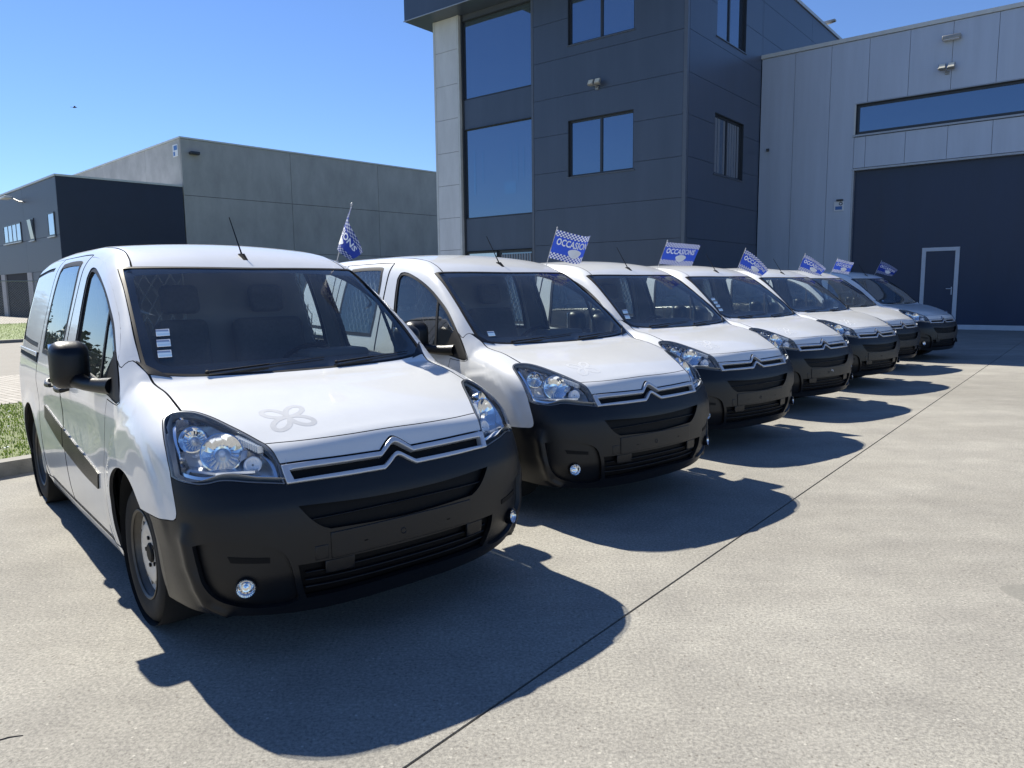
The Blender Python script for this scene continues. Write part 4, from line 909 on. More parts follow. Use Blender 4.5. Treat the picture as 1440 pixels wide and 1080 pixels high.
flag(0, (1.92, -.705, 1.715), (1.68, -.70, 2.05), (.14, -.95, -.10), .62, .6, .06, 'blue chequered flag above the nearest van, folded and hanging limp before the concrete wall', u0=.40, sgn0=1)
flag(1, (1.95, -.705, 1.72), (1.79, -.70, 2.04), (.95, -.1, -.22), .06, 2.0, .03, 'blue chequered flag above the second van, its far end curled so that OCCAS shows', u0=.55, sgn0=1)
flag(2, TB, TT, (.98, -.15, -.10), .03, .35, .03, 'blue chequered flag above the third van, spread flat so that the whole word OCCASIONS reads')
flag(3, TB, TT, (.86, -.3, -.34), .55, 1.3, .03, 'blue chequered flag above the fourth van, drooping to a point at lower right', u0=.40)
flag(4, TB, TT, (.88, -.3, -.26), .45, 1.0, .03, 'blue chequered flag above the fifth van, sagging in front of the silver cladding', u0=.4)
flag(5, TB, TT, (.98, .1, -.16), .08, .4, .04, 'blue chequered flag above the sixth van, spread before the shaded roof of the last van')
flag(6, TB, TT, (.90, -.3, -.20), .40, .9, .03, 'blue chequered flag above the last van, in shade before the navy gate', u0=.4)

# ------------------------------------------------------------------ ground and verge (building axes p,q)
YB = -.674292443752448
D1 = np.array([math.cos(YB), math.sin(YB), 0]); D2 = np.array([-math.sin(YB), math.cos(YB), 0])
def pq(p, q, z=0.): return D1*p+D2*q+np.array([0, 0, z])
def slab(name, p0, p1, q0, q1, z1, mat, thick=.2, parent=None, kind='structure'):
    q = MB(); lo, hi = z1-thick, z1
    c = [pq(p0, q0), pq(p1, q0), pq(p1, q1), pq(p0, q1)]
    q.add([(*a[:2], lo) for a in c]+[(*a[:2], hi) for a in c], [(0, 3, 2, 1), (4, 5, 6, 7), (0, 1, 5, 4), (1, 2, 6, 5), (2, 3, 7, 6), (3, 0, 4, 7)])
    o = q.build(name, mat, parent, sharp=None)
    if parent is None: o['kind'] = kind
    return o
q = MB(); q.add([(-500, -500, -.12), (500, -500, -.12), (500, 900, -.12), (-500, 900, -.12)], [(0, 1, 2, 3)]); q.build('terrain', M['terrain'], sharp=None)['kind'] = 'structure'
yard = empty('concrete_yard'); yard['kind'] = 'structure'
slab('concrete_slab', -7.1, -1.648, -14, 29, 0, M['yard'], parent=yard); slab('concrete_slab', -1.636, 34, -14, 29, 0, M['yard'], parent=yard)
slab('joint_filler', -1.648, -1.636, -14, 29, -.011, M['darkgap'], .1, parent=yard)
q = MB(); q.tube([tuple(pq(-2.86, .70, 0)), tuple(pq(-2.84, .765, .001)), tuple(pq(-2.815, .80, .001))], [.0035, .003, .0015], 5); q.build('crack', M['bird'], sharp=None); tag(COL.objects[-1], 'short dark twig in the concrete at the lower left corner', 'crack')  # dark crack line, drawn as a thin tube on the slab
kerb = empty('kerb'); kerb['kind'] = 'structure'
km = None
for k in range(34):
    q0 = -6+k*1.0
    if km is None:
        q = MB(); a, b = pq(-7.26, 0), pq(-7.1, .993); q.prism([(-7.26, .0), (-7.1, .0), (-7.1, .993), (-7.26, .993)], lambda p: tuple(pq(p[0], p[1], -.1)), lambda p: tuple(pq(p[0], p[1], .125)))
        ks = q.build('kerb_stone', M['kerb'], kerb, sharp=None); km = ks.data; km.transform(Matrix.Identity(4))
    else:
        ks = bpy.data.objects.new('kerb_stone', km); COL.objects.link(ks); ks.parent = kerb
    ks.location = tuple(pq(0, q0))
slab('verge', -11.2, -7.262, -14, 40, .085, M['soil'], .2); slab('brick_pavement', -15.2, -11.204, -14, 40, .09, M['paver'], .2)
slab('road', -27.2, -15.204, -60, 90, .0, M['asphalt'], .2); slab('far_kerb', -27.4, -27.204, -60, 90, .10, M['kerb'], .2)
slab('far_lawn', -43, -27.404, -60, 90, .09, M['lawn'], .2); slab('forecourt', -80, -43.004, -60, 110, .03, M['gravel'], .2)
# grass blades on the verge
def grass(name, n, p0, p1, q0, q1, hmin, hmax, mat, z0):
    p = rng.uniform(p0, p1, n); qq = rng.uniform(q0, q1, n); h = rng.uniform(hmin, hmax, n)*(.6+.8*rng.random(n)); a = rng.uniform(0, 2*math.pi, n); ln = rng.uniform(.1, .7, n)
    B = D1[None]*p[:, None]+D2[None]*qq[:, None]; w = .004+.004*rng.random(n); dx = np.stack([np.cos(a), np.sin(a), 0*a], -1)*w[:, None]; le = np.stack([-np.sin(a), np.cos(a), 0*a], -1)*(ln*h)[:, None]
    v = np.empty((n, 5, 3)); z = np.array([0, 0, 1.]); B[:, 2] = z0
    v[:, 0] = B-dx; v[:, 1] = B+dx; v[:, 2] = B+dx*.7+z*(h*.6)[:, None]+le*.35; v[:, 3] = B-dx*.7+z*(h*.6)[:, None]+le*.35; v[:, 4] = B+z*h[:, None]+le
    i = np.arange(n)*5; f = [(a_, a_+1, a_+2, a_+3) for a_ in i]+[(a_+3, a_+2, a_+4) for a_ in i]
    o = mk(name, v.reshape(-1, 3), f, mat, sharp=180); o['kind'] = 'stuff'; return o
def grass_mat():
    m, t, b = nmat('grass_blades'); N = t.nodes.new; L = t.links.new; out = t.nodes['Material Output']
    g = N('ShaderNodeNewGeometry'); r = N('ShaderNodeValToRGB'); e = r.color_ramp.elements
    e[0].color = (.065, .125, .014, 1); e[1].color = (.20, .25, .055, 1); x = e.new(.5); x.color = (.13, .20, .03, 1)
    L(g.outputs['Random Per Island'], r.inputs[0]); L(r.outputs[0], b.inputs['Base Color']); b.inputs['Roughness'].default_value = .6
    tl = N('ShaderNodeBsdfTranslucent'); L(r.outputs[0], tl.inputs[0]); ms = N('ShaderNodeMixShader'); ms.inputs[0].default_value = .4; L(b.outputs[0], ms.inputs[1]); L(tl.outputs[0], ms.inputs[2]); L(ms.outputs[0], out.inputs[0]); return m
M['grass'] = grass_mat()
grass('grass', 60000, -11.2, -7.27, -1.5, 8.5, .012, .036, M['grass'], .08)
grass('lawn_grass', 30000, -43, -27.5, 2, 24, .03, .07, M['grass'], .08)
q = MB()
for k in range(150):
    c = pq(rng.uniform(-11, -7.5), rng.uniform(-1, 8), .08+rng.uniform(.05, .11)); q.lathe([(.0, .006), (.008, .004), (.011, 0), (.0, -.004)], tuple(c), (0, 0, 1), 6)
q.build('daisies', M['white'])['kind'] = 'stuff'

# ------------------------------------------------------------------ main building: tower and hall
def B_root(name, p, q_, label, cat, rz=YB):
    o = empty(name, tuple(pq(p, q_)), rz); tag(o, label, cat); return o
class Bld:
    """boxes and polygon panels in (p,q,z), stored relative to the thing's base"""
    def __init__(s, root, p0, q0): s.r = root; s.o = np.array([p0, q0, 0.])
    def box(s, name, p0, p1, q0, q1, z0, z1, mat, parent=None):
        m = MB(); m.box(np.array([p0, q0, z0])-s.o, np.array([p1, q1, z1])-s.o); return m.build(name, mat, parent or s.r, sharp=None)
    def front(s, name, poly, q, th, mat, parent=None, inset_=.006):
        """panel in the p-z plane, outer face at q, thickness th backwards"""
        a = np.array(poly, float); a = inset(a, inset_); m = MB()
        m.prism([tuple(x) for x in a], lambda x: tuple(np.array([x[0], q, x[1]])-s.o), lambda x: tuple(np.array([x[0], q+th, x[1]])-s.o)); return m.build(name, mat, parent or s.r, sharp=None)
    def side(s, name, poly, p, th, mat, parent=None, inset_=.006):
        """panel in the q-z plane, outer face at p, thickness th towards -p"""
        a = np.array(poly, float); a = inset(a, inset_); m = MB()
        m.prism([tuple(x) for x in a][::-1], lambda x: tuple(np.array([p, x[0], x[1]])-s.o), lambda x: tuple(np.array([p-th, x[0], x[1]])-s.o)); return m.build(name, mat, parent or s.r, sharp=None)
def rect(a, b, c, d): return [(a, c), (b, c), (b, d), (a, d)]
def rows_with_windows(a, b, zs, wins):
    """polygons (notched) of horizontal cladding rows between a and b, minus window rects"""
    out = []
    for z0, z1 in zip(zs[:-1], zs[1:]):
        segs = [(a, b)]; ws = [w for w in wins if w[2] < z1-.001 and w[3] > z0+.001]
        if not ws: out.append(rect(a, b, z0, z1)); continue
        w = ws[0]
        full_lo, full_hi = w[2] <= z0+.001, w[3] >= z1-.001
        if full_lo and full_hi: out += [rect(a, w[0], z0, z1), rect(w[1], b, z0, z1)]
        elif full_hi: out.append([(a, z0), (b, z0), (b, z1), (w[1], z1), (w[1], w[2]), (w[0], w[2]), (w[0], z1), (a, z1)])
        elif full_lo: out.append([(a, z0), (w[0], z0), (w[0], w[3]), (w[1], w[3]), (w[1], z0), (b, z0), (b, z1), (a, z1)])
    return out
QT, PT, QH = 22.34, -10.71, 28.6
tw = B_root('office_tower', -16.2, QT, 'dark anthracite office tower with tall glazing, a pale column and an overhanging roof', 'office building')
T = Bld(tw, -16.2, QT)
T.box('core', -21.55, PT-.26, QT+.262, 40, 0, 13.0, M['darkgap'])
for a_, b_, c_, d_ in ((QT+.27, 24.47, 0, 12.99), (27.05, 39.9, 0, 12.99), (24.47, 27.05, 0, 5.33), (24.47, 27.05, 7.33, 9.78), (24.47, 27.05, 11.75, 12.99)): T.box('inner_wall', PT-.258, PT-.062, a_, b_, c_, d_, M['darkgap'])
ZS = [.0, 1.83, 3.09, 4.36, 5.645, 6.93, 8.21, 9.49, 10.77, 12.0]
fw = [(-15.20, -12.60, 5.42, 7.34), (-15.20, -12.60, 9.85, 11.75)]
for poly in rows_with_windows(-16.70, -10.84, ZS, fw): T.front('cladding_panel', poly, QT, .06, M['clad'])
T.front('corner_trim', rect(-10.84, PT, 0, 13.0), QT-.004, .13, M['cladtrim'], inset_=.001)
T.box('inner_wall', -16.70, -10.85, QT+.063, QT+.26, 0, 5.42, M['darkgap']); T.box('inner_wall', -16.70, -10.85, QT+.063, QT+.26, 7.34, 9.85, M['darkgap'])
for a_, b_ in ((-16.7, -15.26), (-12.54, -10.85)): T.box('inner_wall', a_, b_, QT+.064, QT+.259, 5.42, 7.34, M['darkgap']); T.box('inner_wall', a_, b_, QT+.064, QT+.259, 9.85, 12, M['darkgap'])
sw = [(24.50, 27.02, 5.33, 7.33), (24.50, 27.02, 9.78, 11.75)]
for poly in rows_with_windows(22.48, 28.59, ZS[:2]+ZS[2:], sw): T.side('cladding_panel', poly, PT, .06, M['clad'])
T.side('cladding_panel', rect(22.48, 28.70, 12.0, 13.0), PT, .06, M['clad'])
for z0, z1 in ((10.06, 10.77), (10.77, 12.0), (12.0, 13.0)):
    for q0, q1 in ((28.70, 34.4), (34.4, 40)): T.side('cladding_panel', rect(q0, q1, z0, z1), PT, .06, M['clad'])
T.side('cladding_panel', rect(28.59, 28.70, 10.06, 12.0), PT, .06, M['clad'])
T.box('roof_coping', -21.6, PT+.05, QT+.3, 40.1, 13.0, 13.13, M['coping'])
def window(b, face, u0, u1, z0, z1, at, name='window', panes=2, depth=.14, gl='bglass', fr='framedark', sill=True, fw_=.07, blind=False):
    """recessed window; face 'f' in p-z plane at q=at, 's' in q-z plane at p=at"""
    m = MB(); o = b.o
    def bx(a0, a1, d0, d1, c0, c1):
        if face == 'f': m.box(np.array([a0, at+d0, c0])-o, np.array([a1, at+d1, c1])-o)
        else: m.box(np.array([at-d1, a0, c0])-o, np.array([at-d0, a1, c1])-o)
    d0, d1 = depth-.04, depth+.03
    bx(u0, u1, d0, d1, z0, z0+fw_); bx(u0, u1, d0, d1, z1-fw_, z1); bx(u0, u0+fw_, d0, d1, z0+fw_, z1-fw_); bx(u1-fw_, u1, d0, d1, z0+fw_, z1-fw_)
    w_ = (u1-u0-2*fw_)/panes
    for k in range(1, panes): c = u0+fw_+w_*k; bx(c-fw_*.6, c+fw_*.6, d0-.001, d1-.001, z0+fw_, z1-fw_)
    # reveal
    bx(u0-.001, u0+.012, 0.004, d0, z0, z1); bx(u1-.012, u1+.001, .004, d0, z0, z1); bx(u0+.012, u1-.012, .004, d0, z1-.012, z1)
    wo = m.build(name, M[fr], b.r, sharp=None)
    for k in range(panes):
        m = MB(); a0 = u0+fw_+w_*k+(fw_*.6 if k else 0); a1 = u0+fw_+w_*(k+1)-(fw_*.6 if k < panes-1 else 0); bx(a0, a1, depth, depth+.012, z0+fw_, z1-fw_); m.build('pane', M[gl], wo, sharp=None)
        if blind:
            m = MB(); nsl = 5
            for j in range(nsl):
                c0 = a0+(a1-a0)*j/nsl
                if rng.random() < .75: bx(c0+.02, c0+(a1-a0)/nsl*.8, depth-.006, depth-.002, z0+fw_+.03, z1-fw_-.02)
            if m.v: m.build('blind', M['blind'], wo, sharp=None)
    if sill:
        m = MB(); bx(u0-.05, u1+.05, -.035, d0-.003, z0-.03, z0-.002); m.build('sill', M['cladtrim'], wo, sharp=None)
    return wo
window(T, 'f', -15.20, -12.60, 5.42, 7.34, QT); window(T, 'f', -15.20, -12.60, 9.85, 11.75, QT)
window(T, 's', 24.50, 27.02, 5.33, 7.33, PT, blind=True); window(T, 's', 24.50, 27.02, 9.78, 11.75, PT)
# glazed bay between column and cladding
T.box('bay_trim', -16.80, -16.702, QT-.01, QT+.26, 0, 12.0, M['cladtrim'])
T.box('bay_trim', -20.26, -20.17, QT+.08, QT+.26, 0, 12.0, M['framedark'])
T.front('spandrel_panel', rect(-20.17, -16.80, 7.72, 8.84), QT+.10, .10, M['clad'], inset_=.01)
T.front('spandrel_panel', rect(-20.17, -16.80, 3.02, 4.30), QT+.10, .10, M['clad'], inset_=.01)
BAYS = []
M['faint'] = P('stair_rail_behind_glass', (.17, .26, .36), .08, metal=.75)
for z0, z1 in ((4.30, 7.72), (8.84, 11.75)):
    BAYS.append(window(T, 'f', -20.17, -16.80, z0, z1, QT+.02, 'bay_window', 1, .12, sill=False, fw_=.04))
for k_, (a_, w_, z0_, z1_) in enumerate(((-19.75, .10, 5.2, 6.9), (-19.3, .06, 5.6, 6.8), (-18.2, .55, 5.1, 5.55), (-17.9, .05, 5.6, 6.9), (-17.6, .05, 5.5, 7.0), (-17.3, .05, 5.6, 6.8), (-18.9, .12, 4.8, 5.05))):
    T.box('stair_rail', a_, a_+w_, QT+.1345, QT+.1385, z0_, z1_, M['faint'], BAYS[0])
T.front('bay_header', rect(-20.17, -16.80, 11.75, 12.0), QT+.10, .10, M['cladtrim'], inset_=.002)
window(T, 'f', -20.17, -18.55, .9, 3.0, QT+.02, 'ground_window', 1, .12, gl='bglass2', sill=False)
T.box('plinth', -20.17, -18.55, QT+.06, QT+.26, 0, .9, M['clad'])
dr = window(T, 'f', -18.50, -16.80, .05, 3.0, QT+.02, 'entrance_door', 1, .10, sill=False, fw_=.10, blind=False)
m = MB()
for k in range(12): m.box(np.array([-18.38+k*.125, QT+.095, .2])-T.o, np.array([-18.38+k*.125+.07, QT+.105, 2.85])-T.o)
m.build('door_blind', M['blind'], dr, sharp=None)
# pale column of stacked panels
T.box('column_core', -21.60, -20.30, QT+.02, QT+1.0, 0, 12.0, M['darkgap'])
CZ = [0, .58, 1.85, 3.11, 4.38, 5.66, 6.93, 8.21, 9.50, 10.78, 12.0]
for z0, z1 in zip(CZ[:-1], CZ[1:]): T.front('column_panel', rect(-21.52, -20.36, z0, z1), QT-.05, .06, M['colpanel'], inset_=.007)
T.box('column_edge', -21.62, -21.522, QT-.055, QT+1.02, 0, 12.0, M['coping']); T.box('column_edge', -20.358, -20.27, QT-.055, QT+.30, 0, 12.0, M['coping'])
# overhanging roof and an unseen canopy slab above, added to cast the gate shade
T.box('roof_overhang', -22.40, PT-.02, 21.50, QT+.30, 12.003, 12.995, M['clad']); T.box('overhang_edge', -22.43, PT-.01, 21.47, 21.497, 12.0, 12.03, M['silvertrim'])
T.box('overhang_return', -22.40, -21.60, QT+.303, 40, 12.003, 12.99, M['clad'])
T.box('roof_canopy', -20.0, PT, 18.1, QT+.29, 13.135, 13.5, M['clad'])
# things on the tower
def floodlight(name, b_, p, q_, z, heads, label, out=(0, -1)):
    r = empty(name, tuple(pq(p, q_, z)), YB); tag(r, label, 'floodlight')
    m = MB(); m.box((-.06, -.05, -.14), (.06, 0, -.04)); m.tube([(0, -.05, -.09), (0, -.12, -.08), (0, -.14, -.02)], .014, 6); m.box((-.20*(heads > 1), -.17, -.035), (.20*(heads > 1)+.02, -.14, -.015)); m.build('bracket', M['lampsteel'], r, sharp=None)
    for k in range(heads):
        x = (k-(heads-1)/2)*.26; rm = Matrix.Rotation(R(-28), 3, 'X')
        m = MB(); m.rbox((x-.11, -.24, -.02), (x+.11, -.16, .17), .012, rot=rm); h = m.build('lamp_head', M['lampsteel'], r, sharp=40)
        m = MB(); m.box((-.085, -.052, -.075), (.085, -.042, .075)); m.v = [tuple(rm @ Vector(a)+Vector((x, -.20, .075))) for a in m.v]; m.build('lamp_glass', M['lampglass'], h, sharp=None)
floodlight('floodlight', None, -14.0, QT-.002, 8.33, 2, 'twin floodlight on the dark tower between its two windows')
floodlight('floodlight', None, -4.56, QH-.002, 8.42, 2, 'twin square floodlight on the silver hall below the slim lamp bar')
r = empty('wall_lamp', tuple(pq(-4.48, QH-.002, 9.39)), YB); tag(r, 'slim bar lamp high on the silver hall above the twin floodlight', 'wall lamp')
m = MB(); m.rbox((-.26, -.22, -.06), (.26, 0, .07), .02); m.build('lamp_body', M['lampsteel'], r); m = MB(); m.box((-.22, -.226, -.075), (.22, -.05, -.0605)); m.build('lamp_glass', M['signwhite'], r, sharp=None)
r = empty('roof_lamp', tuple(pq(PT, 36.6, 13.13)), YB); tag(r, 'small fitting on the roof edge of the dark tower against the sky', 'roof fitting')
m = MB(); m.box((-.16, -.05, 0), (-.08, .05, .16)); m.prism([(-.16, .10), (.30, .18), (.32, .24), (-.16, .22)], lambda x: (x[0], -.14, x[1]), lambda x: (x[0], .14, x[1])); m.build('lamp_arm', M['lampsteel'], r, sharp=None)
r = empty('security_camera', tuple(pq(-10.37, QH-.002, 6.6)), YB); tag(r, 'tiny security camera at the left end of the silver hall', 'camera')
m = MB(); m.box((-.05, -.05, -.05), (.05, 0, .05)); m.tube([(0, -.04, 0), (.0, -.09, -.03), (.06, -.16, -.05)], [.02, .03, .035], 10); m.build('camera_body', M['framedark'], r)
r = empty('alarm_sign', tuple(pq(-7.735, QH-.002, 4.33)), YB); tag(r, 'small white and blue square sign on the silver hall left of the navy gate', 'sign')
m = MB(); m.box((-.165, -.03, -.165), (.165, 0, .165)); m.build('sign_board', M['signwhite'], r, sharp=None)
m = MB(); m.box((-.12, -.034, -.125), (.11, -.0302, -.005)); m.build('blue_panel', M['signblue'], r, sharp=None)
m = MB(); m.lathe([(.035, 0), (.06, .003), (.065, 0)], (.06, -.031, .085), (0, -1, 0), 20); m.build('round_emblem', M['framedark'], r)
m = MB(); m.box((-.08, -.10, .175), (.13, 0, .235)); m.build('sign_lamp', M['framedark'], r, sharp=None)
# ---- silver hall
hl = B_root('industrial_hall', -7.3, QH, 'silver clad industrial hall with a long strip window and a wide navy gate', 'industrial hall')
H = Bld(hl, -7.3, QH)
PE = 9.3
H.box('core', -10.62, PE, QH+.35, 60, 0, 9.9, M['darkgap'])
H.box('inner_wall', -10.62, -7.34, QH+.064, QH+.35, 0, 9.9, M['darkgap']); H.box('inner_wall', -7.34, PE, QH+.064, QH+.35, 7.84, 9.9, M['darkgap']); H.box('inner_wall', -7.34, PE, QH+.064, QH+.35, 5.62, 6.70, M['darkgap'])
H.front('cladding_panel', rect(-10.69, -9.46, 0, 9.92), QH, .06, M['silver']); H.front('cladding_panel', rect(-9.46, -8.20, 0, 9.92), QH, .06, M['silver'])
H.front('cladding_panel', [(-8.20, 0), (-7.33, 0), (-7.33, 7.80), (-6.95, 7.80), (-6.95, 9.92), (-8.20, 9.92)], QH, .06, M['silver'])
for k in range(13):
    a = -6.95+1.25*k; H.front('cladding_panel', rect(a, a+1.25, 7.80, 9.92), QH, .06, M['silver'])
    H.front('cladding_panel', rect(a, a+1.25, 5.60, 6.66), QH, .06, M['silver'])
H.front('cladding_panel', rect(-7.33, -6.95, 5.60, 6.66), QH, .06, M['silver'])
H.box('roof_coping', -10.72, PE, QH-.05, QH+.4, 9.93, 10.06, M['coping'])
sw_ = window(H, 'f', -7.30, 2.0, 6.76, 7.77, QH, 'strip_window', 1, .14, sill=False, fw_=.09)
window(H, 'f', 2.0, 9.2, 6.76, 7.77, QH, 'strip_window', 1, .14, sill=False, fw_=.09)
H.box('window_sill', -7.38, PE, QH-.05, QH+.1, 6.675, 6.735, M['silvertrim']); H.box('window_head', -7.33, PE, QH-.012, QH+.10, 7.775, 7.796, M['silvertrim']); H.box('window_jamb', -7.36, -7.302, QH-.01, QH+.10, 6.738, 7.772, M['coping'])
H.box('gate_lintel', -7.36, PE, QH-.025, QH+.2, 5.52, 5.585, M['silvertrim']); H.box('gate_jamb', -7.345, -7.285, QH-.012, QH+.2, 0, 5.518, M['silvertrim'])
gt = H.box('gate', -7.283, 4.2, QH+.18, QH+.26, 0, 5.518, M['gate'])
H.box('gate_jamb', 4.2, 4.3, QH-.012, QH+.3, 0, 5.518, M['silvertrim']); H.box('lower_wall', 4.3, PE, QH, QH+.3, 0, 5.518, M['silver'])
H.box('gate_base', -3.90, 4.2, QH+.12, QH+.178, .004, .16, M['gateframe'], gt); H.box('gate_base', -7.28, -5.05, QH+.12, QH+.178, .004, .16, M['gateframe'], gt)
m = MB()
for lo, hi in (((-5.02, .0, .02), (-4.90, 0, 2.62)), ((-4.03, 0, .02), (-3.91, 0, 2.62)), ((-5.02, 0, 2.62), (-3.91, 0, 2.74))): m.box(np.array([lo[0], QH+.13, lo[2]])-H.o, np.array([hi[0], QH+.178, hi[2]])-H.o)
wd_ = m.build('wicket_door_frame', M['gateframe'], gt, sharp=None)
# wicket leaf is part of the gate, at the same depth as a sub-part
m = MB(); m.box(np.array([-4.895, QH+.155, .02])-H.o, np.array([-4.035, QH+.176, 2.615])-H.o); m.build('wicket_door_leaf', M['gate'], gt, sharp=None)
m = MB(); m.tube([tuple(np.array([-4.09, QH+.155, 1.36])-H.o), tuple(np.array([-4.09, QH+.09, 1.36])-H.o), tuple(np.array([-4.24, QH+.09, 1.36])-H.o)], .013, 8); m.box(np.array([-4.10, QH+.145, 1.16])-H.o, np.array([-4.07, QH+.155, 1.42])-H.o); m.build('door_handle', M['gateframe'], gt, sharp=None)

# ------------------------------------------------------------------ far left buildings
LA = R(46.2); LO = (-25.9457, 43.4878, 0)
def loc_l(x, y, z): return (LO[0]+math.cos(LA)*x-math.sin(LA)*y, LO[1]+math.sin(LA)*x+math.cos(LA)*y, z)
ob = empty('low_office', LO, LA); tag(ob, 'low slate grey and navy office block with small windows at the far left', 'office building')
O2 = Bld(ob, 0, 0)
O2.box('core', .06, 7.15, .06, 30, .0, 8.2, M['darkgap'])
O2.front('end_wall', rect(0, 7.2, 0, 8.25), -.002, .06, M['navy'], inset_=0)
O2.box('roof_coping', -.06, 7.2, -.06, 30, 8.25, 8.36, M['coping'])
def lside(name, poly, mat, x=0., th=.06, parent=None, ins=.010):
    a = np.array(poly, float); a = inset(a, ins); m = MB(); m.prism([tuple(p) for p in a], lambda p: (x, p[0], p[1]), lambda p: (x+th, p[0], p[1])); return m.build(name, mat, parent or ob, sharp=None)
for y0, y1 in ((.06, 7.2), (7.2, 14.5), (14.5, 22), (22, 30)): lside('wall_panel', rect(y0, y1, 4.95, 8.24), M['clad2'])
for y0, y1 in ((.06, 7.2), (7.2, 14.5), (14.5, 22), (22, 30)): lside('wall_panel', rect(y0, y1, 2.94, 4.95), M['clad2'])
lside('wall_panel', rect(.06, 6.4, 0, 2.94), M['clad2'])
for y in (6.4, 13.2, 19.8, 26.4):
    m = MB(); m.box((-.05, y, 0), (.5, y+1.05, 2.94)); m.build('pier', M['conc2'], ob, sharp=None)
    if y < 26: m = MB(); m.box((.45, y+1.05, 0), (.5, y+6.8, 2.94)); m.build('garage_shutter', M['clad2'], ob, sharp=None)
def lwin(y0, y1, z0, z1, panes, gl='bglass2', tilt=False):
    m = MB(); m.box((-.05, y0, z0), (.02, y1, z0+.10)); m.box((-.05, y0, z1-.08), (.02, y1, z1)); m.box((-.05, y0, z0+.1), (.02, y0+.10, z1-.08)); m.box((-.05, y1-.10, z0+.1), (.02, y1, z1-.08))
    w_ = (y1-y0-.2)/panes
    for k in range(1, panes): m.box((-.048, y0+.1+w_*k-.05, z0+.1), (.019, y0+.1+w_*k+.05, z1-.08))
    wo = m.build('window', M['framedark'], ob, sharp=None)
    for k in range(panes):
        m = MB(); m.box((-.03, y0+.1+w_*k+.051, z0+.101), (-.012, y0+.1+w_*(k+1)-.051, z1-.081))
        if tilt: m.v = [(x-(z-z0)*.12, y, z) for x, y, z in m.v]
        m.build('pane', M[gl], wo, sharp=None)
    m = MB(); m.box((-.12, y0-.05, z0-.06), (-.052, y1+.05, z0-.002)); m.build('sill', M['coping'], wo, sharp=None)
lwin(8.0, 12.4, 4.98, 6.22, 4); lwin(5.0, 6.05, 4.9, 6.25, 1, 'bglass', True); lwin(.72, 2.05, 4.92, 6.3, 1)
r = empty('wall_lamp', loc_l(-.002, 6.7, 7.35), LA); tag(r, 'lamp on a bent arm high on the low office wall at far left', 'wall lamp')
m = MB(); m.tube([(0, 0, 0), (-.25, .2, .03), (-.55, .75, .30)], .05, 8); m.build('lamp_arm', M['lampsteel'], r); m = MB(); m.rbox((-.95, .65, .26), (-.45, 1.9, .40), .04); m.build('lamp_head', M['coping'], r)
cb = empty('concrete_hall', loc_l(7.25, 0, 0), LA); tag(cb, 'plain grey precast concrete hall behind the navy office block', 'industrial hall')
C2 = Bld(cb, 0, 0)
C2.box('core', .1, 40, .1, 26, 0, 11.2, M['darkgap'])
xs = [0, 7.72, 15.3, 22.9, 30.5, 40]
for x0, x1 in zip(xs[:-1], xs[1:]):
    for z0, z1 in ((0, .75), (.75, 4.25), (4.25, 7.76), (7.76, 11.3)): C2.front('concrete_panel', rect(x0, x1, z0, z1), 0, .1, M['conc'], inset_=.014)
for y0, y1 in ((.1, 5.9), (5.9, 14.4), (14.4, 26)):
    a = np.array(rect(y0, y1, 7.76, 11.3), float); a = inset(a, .014); m = MB(); m.prism([tuple(p) for p in a], lambda p: (0, p[0], p[1]), lambda p: (.1, p[0], p[1])); m.build('concrete_panel', M['conc2'], cb, sharp=None)
m = MB(); m.box((.02, .1, 0), (.1, 26, 7.74)); m.build('gable_base', M['conc2'], cb, sharp=None)
C2.box('roof_coping', -.06, 40, -.06, 26, 11.30, 11.40, M['coping'])
r = empty('wall_lamp', loc_l(7.25+.8, -.002, 10.42), LA); tag(r, 'small dark lamp on the concrete hall near its upper corner', 'wall lamp')
m = MB(); m.rbox((-.3, -.35, -.08), (.3, 0, .10), .03); m.build('lamp_body', M['framedark'], r)
r = empty('corner_sign', loc_l(7.25-.002, .75, 10.62), LA); tag(r, 'small blue and white square sign at the gable corner of the concrete hall', 'sign')
m = MB(); m.box((-.03, -.38, -.38), (0, .38, .38)); m.build('sign_board', M['signwhite'], r, sharp=None)
m = MB(); m.box((-.036, -.30, .02), (-.0302, .22, .30)); m.box((-.036, .05, -.32), (-.0302, .30, -.06)); m.build('sign_print', M['signblue'], r, sharp=None)

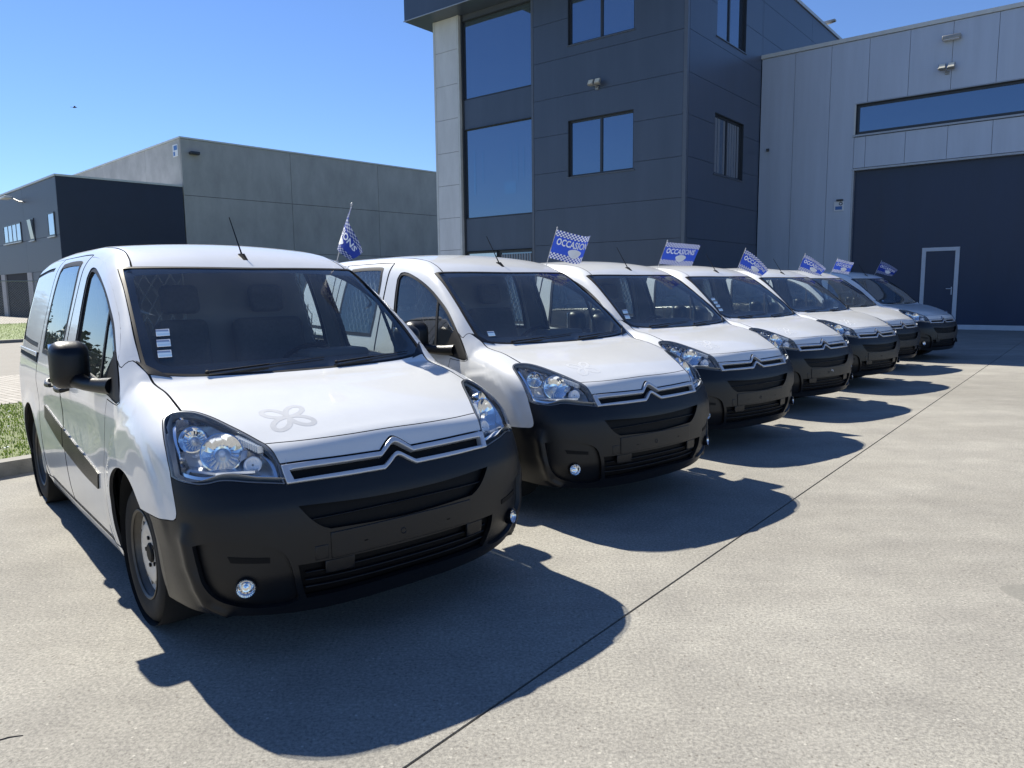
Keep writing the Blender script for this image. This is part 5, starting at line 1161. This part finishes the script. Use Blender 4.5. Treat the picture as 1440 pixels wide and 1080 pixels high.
# chain-link fence in front of the low office
fr_ = empty('chainlink_fence', tuple(pq(-43.1, 20))); tag(fr_, 'grey chain-link fence with a top rail before the low office', 'fence')
b0 = pq(-43.1, 20)
def fl_(q_, z): return tuple(pq(-43.1, q_, z)-b0)
m = MB(); m.tube([fl_(-8, 2.22), fl_(48, 2.22)], .024, 6); m.build('top_rail', M['wire'], fr_)
for k in range(15):
    m = MB(); m.tube([fl_(-8+k*4, 0), fl_(-8+k*4, 2.27)], .03, 6); m.build('fence_post', M['wire'], fr_)
m = MB()
for k in range(-18, 330):
    for dn in (1, -1):
        q0 = -8+k*.12; qa, qb = q0, q0+dn*2.1; m.tube([fl_(qa, .05), fl_(qb, 2.2)], .0035, 3, cap=False)
mm = m.build('wire_mesh', M['wire'], fr_); mm['kind'] = 'stuff'

# a belt of trees beyond the road, beside the view; the van's side glass mirrors it
def tree_belt():
    vs = []; n = 420
    for k in range(70):
        hgt = rng.uniform(1.2, 3.4); o = pq(-47.5+rng.uniform(-2, 2), -50+k*.82+rng.uniform(-.6, .6), rng.uniform(-.3, 1.9))
        c = rng.normal(0, 1, (n, 3)); c /= np.linalg.norm(c, axis=1, keepdims=True); c *= (rng.random((n, 1))**.4)*np.array([rng.uniform(.9, 1.8), rng.uniform(.9, 1.8), hgt*.5]); c[:, 2] += hgt*.5
        c += o; a_ = rng.normal(0, .10, (n, 3)); b_ = rng.normal(0, .10, (n, 3)); vs.append(np.stack([c-a_, c+b_, c+a_, c-b_], 1).reshape(-1, 3))
    v = np.vstack(vs); mk('tree_belt', v, [(4*i, 4*i+1, 4*i+2, 4*i+3) for i in range(len(v)//4)], M['leaf'], sharp=None)['kind'] = 'stuff'
M['leaf'] = P('tree_leaf', (.05, .085, .025), .6, noise=(1.5, .4))
tree_belt()

# bird
d = (fwd+rt*((105-720)/FOC)-upv*((151-540)/FOC)); bp_ = Vector((0, 0, CAMH))+d*62
r = empty('bird', tuple(bp_), R(30)); tag(r, 'tiny dark bird flying in the blue sky at upper left', 'bird')
m = MB(); m.lathe([(0, -.17), (.035, -.12), (.055, -.03), (.05, .05), (.03, .11), (.022, .15), (.0, .19)], (0, 0, 0), (1, 0, .1), 10); m.prism([(-.16, 0), (-.30, .05), (-.30, -.05)], lambda p: (p[0], p[1], -.01), lambda p: (p[0], p[1], .005)); m.build('bird_body', M['bird'], r)
for s in (1, -1):
    m = MB(); m.add([(.07, s*.03, .02), (-.07, s*.03, .015), (-.06, s*.18, .07), (.05, s*.19, .08), (-.06, s*.40, .03), (-.01, s*.36, .045)], [(0, 1, 2, 3), (3, 2, 4, 5)]); m.build('wing', M['bird'], r)
bpy.context.view_layer.update()
